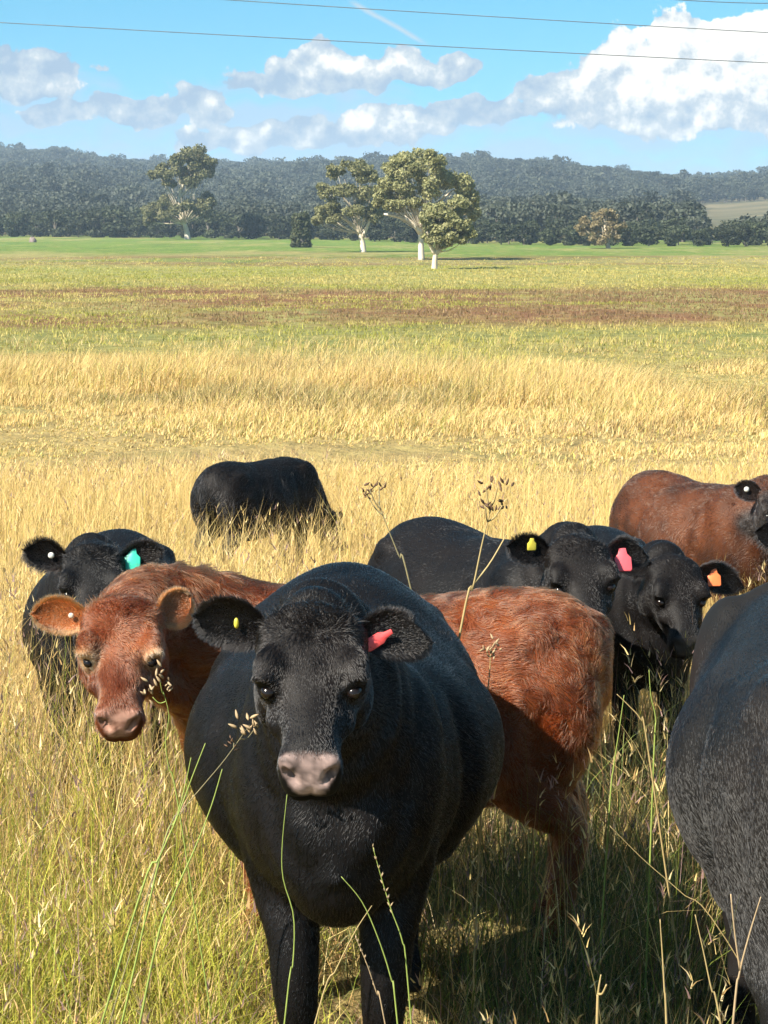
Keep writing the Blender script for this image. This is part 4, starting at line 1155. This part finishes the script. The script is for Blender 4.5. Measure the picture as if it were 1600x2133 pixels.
# ------------------------------------------------------------------ grass
def grass_material(name, transl=0.4):
    m = NT(name)
    at = m.n('ShaderNodeAttribute'); at.attribute_name = 'tint'
    d = m.n('ShaderNodeBsdfPrincipled'); d.inputs['Roughness'].default_value = 0.55; d.inputs['Specular IOR Level'].default_value = 0.3
    t = m.n('ShaderNodeBsdfTranslucent'); mx = m.n('ShaderNodeMixShader'); mx.inputs[0].default_value = transl
    geo = m.n('ShaderNodeNewGeometry')
    f = m.noise(m.scaled(geo.outputs['Position'], (30, 30, 12)), 1.0, 3)
    c = m.mix(0.5, at.outputs['Color'], m.mix(f, (0.55, 0.55, 0.55), (1.45, 1.45, 1.45)), 'MULTIPLY')
    m.l(c, d.inputs['Base Color']); m.l(c, t.inputs['Color'])
    m.l(d.outputs[0], mx.inputs[1]); m.l(t.outputs[0], mx.inputs[2]); m.l(mx.outputs[0], m.out.inputs['Surface'])
    return m.m
M_GRASS = grass_material("grass_blades")

PAL = dict(gold=(0.60, 0.42, 0.14), straw=(0.70, 0.52, 0.21), pale=(0.72, 0.58, 0.31), tan=(0.42, 0.27, 0.11), green=(0.19, 0.25, 0.035), lime=(0.44, 0.43, 0.065), olive=(0.13, 0.14, 0.04), dark=(0.065, 0.075, 0.028), purple=(0.30, 0.19, 0.17), brown=(0.21, 0.115, 0.06))
PALK = list(PAL); PALA = np.array([PAL[k] for k in PALK])

def blades(P, h, w, lean, ang, col, seg, r, curve=0.6, tipcol=None):
    """tapered bent strips; one island each"""
    n = len(P)
    t = np.linspace(0, 1, seg + 1)
    d = np.stack([np.cos(ang), np.sin(ang)], -1)
    fa = r.uniform(0, 2 * np.pi, n); side = np.stack([np.cos(fa), np.sin(fa), np.zeros(n)], -1)
    c = np.zeros((n, seg + 1, 3))
    for i, q in enumerate(t):
        off = lean * (q * (1 - curve) + curve * q ** 2.2)
        c[:, i, 0] = P[:, 0] + d[:, 0] * off * h; c[:, i, 1] = P[:, 1] + d[:, 1] * off * h
        c[:, i, 2] = P[:, 2] + h * (q - 0.28 * (lean * q) ** 2)
    wid = w[:, None] * (1 - t ** 1.6)[None, :] * 0.5
    L = c - side[:, None, :] * wid[..., None]; Rr = c + side[:, None, :] * wid[..., None]
    nv = 2 * seg + 1
    V = np.zeros((n, nv, 3)); V[:, 0:2 * seg:2] = L[:, :seg]; V[:, 1:2 * seg:2] = Rr[:, :seg]; V[:, -1] = c[:, -1]
    base = (np.arange(n) * nv)[:, None]
    tris = []
    for i in range(seg - 1):
        a = 2 * i
        tris += [base + [a, a + 1, a + 3], base + [a, a + 3, a + 2]]
    a = 2 * (seg - 1); tris.append(base + [a, a + 1, a + 2])
    F = np.stack(tris, 1).reshape(-1, 3)
    C = np.repeat(col[:, None, :], nv, 1)
    if tipcol is not None:
        q = np.zeros(nv); q[0:2 * seg:2] = t[:seg]; q[1:2 * seg:2] = t[:seg]; q[-1] = 1
        C = C * (1 - q[None, :, None] * 0.8) + tipcol[:, None, :] * q[None, :, None] * 0.8
    return V.reshape(-1, 3), F, C.reshape(-1, 3)

# where each animal stands: the grass there is trodden short
FEET = [(o.location.x, o.location.y, o.rotation_euler.z, o.scale.x) for o in bpy.data.objects if o.get('category') == 'cow']
def under_cow(x, y, grow=0.0):
    m = np.zeros(len(x))
    for cx, cy, hdg, S in FEET:
        dx, dy = x - cx, y - cy
        lx = (dx * math.cos(hdg) + dy * math.sin(hdg)) / S; ly = (-dx * math.sin(hdg) + dy * math.cos(hdg)) / S
        q = ((lx + 0.5) / (0.72 + grow)) ** 2 + (ly / (0.26 + grow)) ** 2
        m = np.maximum(m, smooth01(-q, -1.25, -0.8))
    return m

def scatter(y0, y1, density, margin, r):
    n = int(density * (y1 - y0) * (0.175 * (y0 + y1) + 2 * margin) )
    y = r.uniform(y0, y1, n * 2); hw = 0.185 * y + margin
    keep = r.uniform(0, 1, n * 2) < hw / hw.max()
    y, hw = y[keep], hw[keep]
    x = r.uniform(-1, 1, len(y)) * hw
    return x[:n], y[:n]

def tufts(x, y, m, spread, r):
    """m blades round every tuft centre"""
    k = r.uniform(0.3, 1.0, len(x)) ** 1.5
    keep = r.uniform(0, 1, (len(x), m)) < (0.35 + 0.65 * k)[:, None]
    s = spread * (0.5 + k)[:, None]
    X = x[:, None] + r.normal(size=(len(x), m)) * s; Y = y[:, None] + r.normal(size=(len(x), m)) * s
    return X[keep], Y[keep]

def seed_heads(x, y, h, lean, ang, share, batches, r):
    """small feathery heads on some of the stems"""
    i = np.nonzero(r.uniform(0, 1, len(x)) < share)[0]
    m = 6
    q = 0.82 + 0.16 * r.uniform(0, 1, (len(i), m))
    off = lean[i][:, None] * (q * 0.25 + 0.75 * q ** 2.2) * h[i][:, None]
    X = x[i][:, None] + np.cos(ang[i])[:, None] * off; Y = y[i][:, None] + np.sin(ang[i])[:, None] * off
    Z = ground_z(x[i], y[i])[:, None] + h[i][:, None] * (q - 0.28 * (lean[i][:, None] * q) ** 2)
    P = np.stack([X, Y, Z], -1).reshape(-1, 3); n = len(P)
    col = np.array([PAL['straw'], PAL['tan'], PAL['purple'], PAL['pale']])[r.integers(0, 4, n)] * r.uniform(0.7, 1.2, (n, 1))
    sc = np.repeat(0.7 + 0.02 * y[i], m)
    batches.append(blades(P, r.uniform(0.025, 0.06, n) * sc, r.uniform(0.004, 0.008, n) * sc, r.uniform(0.2, 1.0, n), r.uniform(0, 6.28, n), np.clip(col, 0, 1), 2, r, 0.4))

def pick(weights, r):
    """weights: (n, k) over PALK -> colours with jitter"""
    W = np.cumsum(weights, 1); W /= W[:, -1:]
    i = (r.uniform(0, 1, (len(W), 1)) > W).sum(1)
    c = PALA[np.minimum(i, len(PALA) - 1)]
    return np.clip(c * r.uniform(0.7, 1.25, (len(c), 1)) * r.uniform(0.93, 1.07, c.shape), 0, 1)

def field_weights(x, y, r):
    """which kinds of blade grow where"""
    n = len(x); W = np.zeros((n, len(PALK))); ix = {k: i for i, k in enumerate(PALK)}
    P = np.stack([x, y, np.zeros(n)], -1)
    n1 = vnoise(P, 0.9, 70); n2 = vnoise(P, 2.7, 71); n3 = vnoise(P, 0.35, 72)
    near = 1 - smooth01(y, 5.8, 8.5)
    left = smooth01(-x, -0.1, 0.5)
    right = 1 - left
    # far: gold
    g = smooth01(y, 8.0, 10.5)
    W[:, ix['gold']] = 0.10 + 0.62 * g + 0.25 * (1 - g) * left * smooth01(y, 6.0, 7.5)
    W[:, ix['straw']] = 0.30 + 0.35 * g + 0.60 * (1 - g) * left * smooth01(n2, -0.3, 0.5)
    W[:, ix['pale']] = 0.05 + 0.14 * g
    W[:, ix['tan']] = 0.32 - 0.06 * g
    W[:, ix['lime']] = near * left * (0.80 + 1.2 * smooth01(-y, -6.6, -5.4) + 0.5 * smooth01(n1, -0.4, 0.5)) + 0.04 + 0.10 * g * smooth01(n3, 0.1, 0.6)
    W[:, ix['green']] = near * left * 0.25 + near * right * 0.40 + 0.03 + 0.05 * g * smooth01(n1, 0.0, 0.6)
    W[:, ix['olive']] = near * right * 0.8 + (1 - g) * right * 0.6 + near * left * 0.2
    W[:, ix['dark']] = near * right * 0.35 + (1 - g) * right * 0.4
    W[:, ix['purple']] = 0.16 * (1 - g) + 0.02 * g
    W[:, ix['brown']] = 0.12 + 0.10 * (1 - g) * right
    return W

def build_grass():
    r = np.random.default_rng(77)
    batches = []
    def add(x, y, h, w, lean, ang, W, seg, curve=0.6, tip=None, even=0.0):
        z = ground_z(x, y)
        P = np.stack([x, y, z - 0.01], -1)
        col = pick(W, r)
        if even: col = col * (1 - even) + (W / W.sum(1, keepdims=True)) @ PALA * even * r.uniform(0.85, 1.12, (len(x), 1))
        tc = None if tip is None else np.clip(np.tile(np.array(PAL[tip]), (len(x), 1)) * r.uniform(0.8, 1.2, (len(x), 1)), 0, 1)
        batches.append(blades(P, h, w, lean, ang, col, seg, r, curve, tc))
    def wind(n, spread=1.6, main=0.35): return main + r.normal(size=n) * spread
    # -- foreground, 3.6 to 9 m: low tangle and taller stems
    x, y = tufts(*scatter(3.8, 9.2, 190, 0.9, r), 20, 0.05, r); n = len(x)
    uc = under_cow(x, y, 0.02); clump = vnoise(np.stack([x, y, x * 0], -1), 2.2, 90)
    right = smooth01(x, -0.1, 0.5)
    h = (0.13 + 0.16 * r.uniform(0, 1, n) ** 1.5) * (1 + 0.5 * clump) * (1 - 0.55 * uc)
    h *= 1 - 0.35 * smooth01(-y, -5.2, -4.6)
    add(x, y, h, r.uniform(0.0022, 0.0055, n), r.uniform(0.2, 1.3, n), wind(n, 3.0), field_weights(x, y, r), 3, 0.7)
    x, y = tufts(*scatter(4.6, 10.5, 170, 0.9, r), 10, 0.07, r); n = len(x)
    uc = under_cow(x, y, 0.06); clump = vnoise(np.stack([x, y, x * 0], -1), 1.6, 91)
    keep = (uc < 0.35) & (r.uniform(0, 1, n) < 0.35 + 0.65 * smooth01(clump, -0.5, 0.5)); x, y, clump = x[keep], y[keep], clump[keep]; n = len(x)
    tall = smooth01(y, 5.2, 6.8)
    h = (0.30 + 0.34 * r.uniform(0, 1, n)) * (0.62 + 0.68 * tall) * (1 + 0.22 * clump) * (1 + 0.15 * smooth01(-x, 0.2, 0.6) * tall)
    h *= 1 - 0.45 * smooth01(under_cow(x, y, 0.30), 0.2, 0.8) * smooth01(x, -0.6, -0.3) * smooth01(-x, -0.5, -0.3) * (y < 6.2)
    lean = np.abs(r.normal(0.30, 0.34, n)) + (r.uniform(0, 1, n) < 0.2) * r.uniform(0.4, 1.2, n); ang = wind(n, 2.2)
    add(x, y, h, r.uniform(0.0016, 0.0042, n), lean, ang, field_weights(x, y, r), 4, 0.75, None)
    seed_heads(x, y, h, lean, ang, 0.16, batches, r)
    # -- long thin rushes and seeding stems standing above the rest
    x, y = scatter(4.5, 8.8, 62, 1.2, r)
    front = (np.abs(x + 0.10) < 0.50) & (y < 5.4)
    keep = ~front & (under_cow(x, y, 0.05) < 0.3) & (r.uniform(0, 1, len(x)) < 0.3 + 0.7 * smooth01(vnoise(np.stack([x, y, x * 0], -1), 1.9, 115), -0.2, 0.4)); x, y = x[keep], y[keep]; n = len(x)
    h = r.uniform(0.45, 0.80, n); lean = np.abs(r.normal(0.32, 0.28, n)); ang = wind(n, 2.4)
    W = field_weights(x, y, r); W[:, PALK.index('olive')] += 0.5; W[:, PALK.index('green')] += 0.3; W[:, PALK.index('straw')] += 0.4
    add(x, y, h, r.uniform(0.0022, 0.0045, n), lean, ang, W, 6, 0.7, None)
    seed_heads(x, y, h, lean, ang, 0.4, batches, r)
    # -- behind the herd, 9 to 24 m: tall golden grass
    x, y = tufts(*scatter(9.0, 24.0, 95, 1.4, r), 8, 0.09, r); n = len(x)
    uc = under_cow(x, y, 0.0); clump = vnoise(np.stack([x, y, x * 0], -1), 0.9, 92)
    keep = (uc < 0.5) & (r.uniform(0, 1, n) < 0.45 + 0.55 * smooth01(clump, -0.6, 0.4)); x, y, clump = x[keep], y[keep], clump[keep]; n = len(x)
    h = (0.30 + 0.36 * r.uniform(0, 1, n)) * (1 + 0.25 * clump) * (1 - 0.30 * smooth01(y, 18.5, 24)) * (1 + 0.22 * smooth01(y, 11, 14))
    lean = np.abs(r.normal(0.36, 0.30, n)); ang = wind(n, 2.0)
    add(x, y, h, r.uniform(0.003, 0.0075, n), lean, ang, field_weights(x, y, r), 3, 0.75, 'straw')
    seed_heads(x, y, h, lean, ang, 0.06, batches, r)
    # -- 22 to 64 m: tussocks with flattened ground between
    x, y = scatter(22.0, 74.0, 26, 2.5, r)
    edge = y + 9 * vnoise(np.stack([x, y, x * 0], -1), 0.12, 111) + 5 * vnoise(np.stack([x, y, x * 0], -1), 0.5, 112)
    keep = r.uniform(0, 1, len(x)) < 1 - 0.97 * smooth01(edge, 50, 68); x, y = x[keep], y[keep]; n = len(x)
    sz = np.clip(0.65 + 0.9 * vnoise(np.stack([x, y, x * 0], -1), 0.13, 93) + 0.8 * vnoise(np.stack([x, y, x * 0], -1), 0.42, 94), 0.10, 2.0)
    flat = smooth01(y, 26, 30) * (1 - smooth01(y, 33, 39)); sz *= 1 - 0.6 * flat
    m = 9; sz *= 1 + 0.7 * smooth01(y, 38, 44) * (1 - smooth01(y, 54, 64))
    ox, oy = r.normal(size=(n, m)) * 0.12, r.normal(size=(n, m)) * 0.12
    X = (x[:, None] + ox * sz[:, None]).ravel(); Y = (y[:, None] + oy * sz[:, None]).ravel(); Sz = np.repeat(sz, m)
    N = len(X); out_ang = np.arctan2(oy, ox).ravel()
    W = np.zeros((N, len(PALK))); ix = {k: i for i, k in enumerate(PALK)}
    hue = np.repeat(vnoise(np.stack([x, y, x * 0], -1), 0.09, 95), m); hue2 = np.repeat(vnoise(np.stack([x, y, x * 0], -1), 0.25, 96), m)
    W[:, ix['gold']] = 0.30; W[:, ix['straw']] = 0.45 + 0.3 * smooth01(hue2, -.2, .5); W[:, ix['pale']] = 0.25; W[:, ix['tan']] = 0.22
    W[:, ix['lime']] = 2.2 * smooth01(hue, -0.05, 0.4) * smooth01(X, 0, 4) * smooth01(Y, 34, 40) + 0.08; W[:, ix['green']] = 0.18 * smooth01(hue2, 0, 0.6); W[:, ix['olive']] = 0.75 * smooth01(-hue2, 0.0, 0.5) * smooth01(Y, 34, 42); W[:, ix['brown']] = 0.10 + 0.25 * smooth01(-hue2, 0.1, 0.6)
    h = (0.16 + 0.22 * r.uniform(0, 1, N)) * Sz
    add(X, Y, h, r.uniform(0.012, 0.026, N), np.abs(r.normal(0.6, 0.3, N)), out_ang * 0.6 + 0.2 + r.normal(size=N) * 0.8, W, 2, 0.7, None, 0.35)
    # -- 60 to 150 m: short mixed pasture
    x, y = scatter(46.0, 250.0, 1.9, 5.0, r); m = 10
    edge = y + 10 * vnoise(np.stack([x, y, x * 0], -1), 0.08, 113)
    keep = r.uniform(0, 1, len(x)) < smooth01(edge, 46, 66) * (1 - 0.9 * smooth01(edge, 120, 240)); x, y = x[keep], y[keep]; n = len(x)
    sz = r.uniform(0.4, 1.1, n); ox, oy = r.normal(size=(n, m)) * 0.22, r.normal(size=(n, m)) * 0.22
    X = (x[:, None] + ox).ravel(); Y = (y[:, None] + oy).ravel(); Sz = np.repeat(sz, m); N = len(X)
    P = np.stack([x, y, x * 0], -1)
    rust = np.repeat(smooth01(vnoise(P * (1.0, 0.8, 1), 0.05, 97) + 0.5 * vnoise(P, 0.16, 98), -0.4, 0.15) * smooth01(y, 84, 96) * (1 - smooth01(y, 128, 146)), m)
    gr = np.repeat(vnoise(P, 0.07, 99) + 0.6 * vnoise(P, 0.3, 100), m)
    W = np.zeros((N, len(PALK)))
    W[:, ix['straw']] = 0.40 * (1 - rust) * smooth01(-gr, -0.5, 0.5) + 0.03; W[:, ix['gold']] = 0.15 * (1 - rust); W[:, ix['lime']] = (0.34 + 0.3 * smooth01(gr, -0.2, 0.6)) * (1 - 0.8 * rust); W[:, ix['green']] = (0.12 + 0.30 * smooth01(gr, 0, 0.6)) * (1 - 0.8 * rust); W[:, ix['olive']] = 0.25 * (1 - 0.5 * rust)
    W[:, ix['brown']] = 2.2 * rust + 0.04; W[:, ix['purple']] = 0.15 * rust; W[:, ix['tan']] = 0.3 * rust + 0.05
    add(X, Y, (0.08 + 0.18 * r.uniform(0, 1, N)) * Sz * (0.6 + 0.4 * smooth01(Y, 50, 80)), r.uniform(0.02, 0.05, N) * (0.6 + Y / 130), np.abs(r.normal(0.5, 0.3, N)), r.uniform(0, 6.28, N), W, 1, even=0.75)
    V, F, C, off = [], [], [], 0
    tot = 0
    for i, (v, f, c) in enumerate(batches):
        V.append(v); F.append(f + off); C.append(c); off += len(v); tot += len(f)
    me = fast_mesh("grass", np.vstack(V), np.vstack(F), [M_GRASS], smooth=True, colors=np.vstack(C))
    link("grass", me, kind="stuff", label="long golden, green and straw grass covering the paddock", category="grass")
    print("grass triangles", tot)
build_grass()
# ------------------------------------------------------------------ single stalks standing out of the grass
def stalk_material(name, col): return plain_material(name, col, 0.6, 0.3, 0.35, 25.0, 0.15)
M_STK = dict(straw=stalk_material("dry_stalk", (0.36, 0.27, 0.12)), green=stalk_material("green_stalk", (0.24, 0.30, 0.07)), dull=stalk_material("dull_stalk", (0.22, 0.19, 0.10)), head=stalk_material("brown_seed_head", (0.10, 0.055, 0.03)), pale=stalk_material("pale_seed_head", (0.36, 0.26, 0.15)))

def stalk(name, label, path, y, mat, rad, heads=(), spike=0.0, forks=(), lean_y=0.0, cat="weed"):
    """path: measured points from the tip downward; the foot is carried on to the ground"""
    P = [np.array(world_at(u, v, y)) for u, v in path]
    for i, p in enumerate(P): p[1] += lean_y * (1 - i / max(1, len(P) - 1))
    d = P[-1] - P[-2]; d /= np.linalg.norm(d)
    d = d * np.array((0.6, 0.6, 1.0)); d[2] = min(d[2], -0.35)
    foot = P[-1] + d * (P[-1][2] - float(ground_z(P[-1][0], P[-1][1])) + 0.03) / -d[2]
    pts = spline(np.array([foot] + P[::-1]), 22)
    base = np.array((foot[0], foot[1], float(ground_z(foot[0], foot[1]))))
    root = link(name, None, category=cat, label=label, group="single stalks rising from the grass"); root.location = base
    link("stem", fast_mesh("stem", *tube(pts - base, np.linspace(rad * 1.05, rad * 0.35, 22), 6), [M_STK[mat]]), root)
    r = np.random.default_rng(len(label) + int(path[0][0]))
    for fu, fv, ft in forks:                                   # side branches from a point on the stem
        a = pts[int(ft * 21)]; b = np.array(world_at(fu, fv, y)); b[1] = a[1] + r.normal() * 0.02
        link("branch", fast_mesh("branch", *tube(spline([a - base, (a + b) / 2 - base + (0, 0, -0.01), b - base], 8), np.linspace(rad * 0.7, rad * 0.45, 8), 5), [M_STK[mat]]), root)
    for hu, hv, hm, hs in heads:
        c = np.array(world_at(hu, hv, y)) - base
        parts = []
        for q in range(7):
            o = r.normal(size=3) * hs * 0.55; L = r.normal(size=3); L[2] = abs(L[2]) + 0.4; L /= np.linalg.norm(L)
            parts.append(tube(spline([c + o, c + o + L * hs * 0.5, c + o + L * hs], 5), np.array([0.3, 0.9, 1.0, 0.6, 0.1]) * hs * 0.17, 5))
        link("seed_head", fast_mesh("seed_head", *merge(parts), [M_STK[hm]]), root)
    if spike:
        parts = []
        for q in np.linspace(0.60, 1.0, 16):
            i = q * 21; p = pts[int(i)] - base
            a = r.uniform(0, 6.28); o = np.array((math.cos(a), math.sin(a), 1.6)) * spike * 0.5
            parts.append(tube(np.array([p, p + o * 0.5, p + o]), np.array([0.0008, 0.0018, 0.0004]), 4))
        link("seed_spike", fast_mesh("seed_spike", *merge(parts), [M_STK['pale']]), root)
    return root

stalk("weed_stalk", "tall pale forked weed stalk with brown heads beside the yellow-tagged ear", [(1028, 1040), (1005, 1130), (985, 1225), (960, 1310)], 5.95, 'straw', 0.0042, [(1012, 1012, 'head', .02), (1036, 1010, 'head', .022), (1010, 1052, 'head', .022), (1046, 1052, 'head', .018)], forks=[(1012, 1012, .95), (1036, 1010, .97), (1010, 1052, .9), (1046, 1052, .88), (1056, 1118, .55)])
stalk("weed_stalk", "thin weed stalk with brown heads behind the front cow's back", [(788, 1045), (808, 1100), (832, 1160), (855, 1222)], 7.25, 'dull', 0.0038, [(770, 1020, 'head', .022), (790, 1016, 'head', .02), (765, 1032, 'head', .018)], forks=[(770, 1020, .95), (790, 1016, .97), (765, 1032, .9)])
stalk("grass_stem", "bent yellow-green stem hanging in front of the front cow's chest below its muzzle", [(598, 1655), (588, 1760), (590, 1830), (612, 1910), (610, 2010), (598, 2080)], 4.28, 'green', 0.0020, cat="grass stem")
stalk("grass_stem", "thin stem with a fuzzy seed spike before the front cow's chest", [(777, 1765), (795, 1830), (815, 1895), (838, 1960), (850, 2050)], 4.3, 'green', 0.0019, spike=0.012, cat="grass stem")
stalk("grass_stem", "curved green stem crossing the front cow's near leg", [(711, 1826), (755, 1880), (790, 1960), (815, 2040), (826, 2110)], 4.25, 'green', 0.0021, cat="grass stem")
stalk("grass_stem", "straw stem leaning left between the front cow's forelegs", [(775, 1886), (740, 1940), (700, 2020), (662, 2110)], 4.25, 'straw', 0.0021, cat="grass stem")
stalk("grass_stem", "short pale stem standing before the front cow's right-hand foreleg", [(742, 1955), (765, 2010), (785, 2070), (800, 2120)], 4.3, 'pale', 0.0018, spike=0.008, cat="grass stem")
stalk("weed_stalk", "wiry weed leaning right with a pale head at the front cow's jaw", [(520, 1510), (470, 1580), (420, 1640), (380, 1690), (330, 1790)], 4.6, 'dull', 0.0017, [(516, 1512, 'pale', .022), (528, 1526, 'pale', .018), (486, 1548, 'head', .012)], forks=[(528, 1526, .95), (486, 1548, .88)])
stalk("rush_stem", "thick green rush tip left of the front cow, taller of two crossing", [(428, 1548), (400, 1620), (370, 1700), (330, 1790), (290, 1870)], 4.6, 'green', 0.0030, cat="rush")
stalk("rush_stem", "thick green rush left of the front cow, its tip over the dark belly", [(463, 1602), (440, 1680), (405, 1770), (360, 1870), (320, 1990)], 4.5, 'green', 0.0030, cat="rush")
stalk("rush_stem", "green rush standing just left of the front cow's belly edge", [(398, 1578), (385, 1640), (365, 1710), (330, 1800)], 4.75, 'green', 0.0028, cat="rush")
stalk("weed_stalk", "weed with small pale clustered heads in front of the red heifer's throat", [(340, 1440), (352, 1490), (345, 1540), (352, 1600), (372, 1680)], 5.35, 'green', 0.0022, [(335, 1415, 'pale', .022), (318, 1452, 'pale', .02), (348, 1430, 'pale', .016)], forks=[(335, 1415, .97), (318, 1452, .93)])
stalk("weed_stalk", "pale two-budded weed against the red flank at the front cow's shoulder", [(1022, 1362), (1020, 1400), (1015, 1450), (1010, 1520)], 5.9, 'straw', 0.0030, [(1013, 1352, 'pale', .018), (1032, 1350, 'pale', .02)], forks=[(1013, 1352, .97), (1032, 1350, .96)])
stalk("dead_stem", "upright dead straw stem low down between the front cow and the cut-off cow", [(1375, 1915), (1380, 1990), (1384, 2060), (1388, 2125)], 4.6, 'straw', 0.0032, cat="grass stem")
stalk("dead_stem", "leaning dead stem left of the cut-off cow's hind leg", [(1448, 1905), (1465, 1980), (1482, 2060), (1500, 2125)], 4.45, 'straw', 0.0028, cat="grass stem")
stalk("dead_stem", "forked pale dead stem in front of the cut-off cow's leg", [(1585, 1868), (1560, 1950), (1540, 2030), (1528, 2120)], 4.2, 'pale', 0.0030, forks=[(1522, 1862, .55)], cat="grass stem")
stalk("dead_stem", "short split golden stem at the bottom right of the front cow", [(1252, 2030), (1246, 2070), (1244, 2125)], 4.6, 'straw', 0.0045, forks=[(1262, 2045, .7)], cat="grass stem")
stalk("grass_stem", "long thin straw stem slanting down to the cut-off cow's leg", [(1270, 1720), (1340, 1790), (1420, 1860), (1505, 1945)], 4.9, 'straw', 0.0016, cat="grass stem")
stalk("rush_stem", "tall pale green rush in the dark gap behind the red rump", [(1300, 1448), (1290, 1520), (1278, 1600), (1270, 1680)], 5.9, 'green', 0.0030, cat="rush")
stalk("rush_stem", "rush with a bent tip in the gap beside the cut-off cow", [(1352, 1395), (1356, 1450), (1366, 1500), (1362, 1580)], 5.9, 'green', 0.0030, cat="rush")
stalk("rush_stem", "pale rush leaning across the others in the gap by the cut-off cow", [(1285, 1446), (1310, 1470), (1335, 1500), (1350, 1560)], 5.85, 'straw', 0.0030, cat="rush")
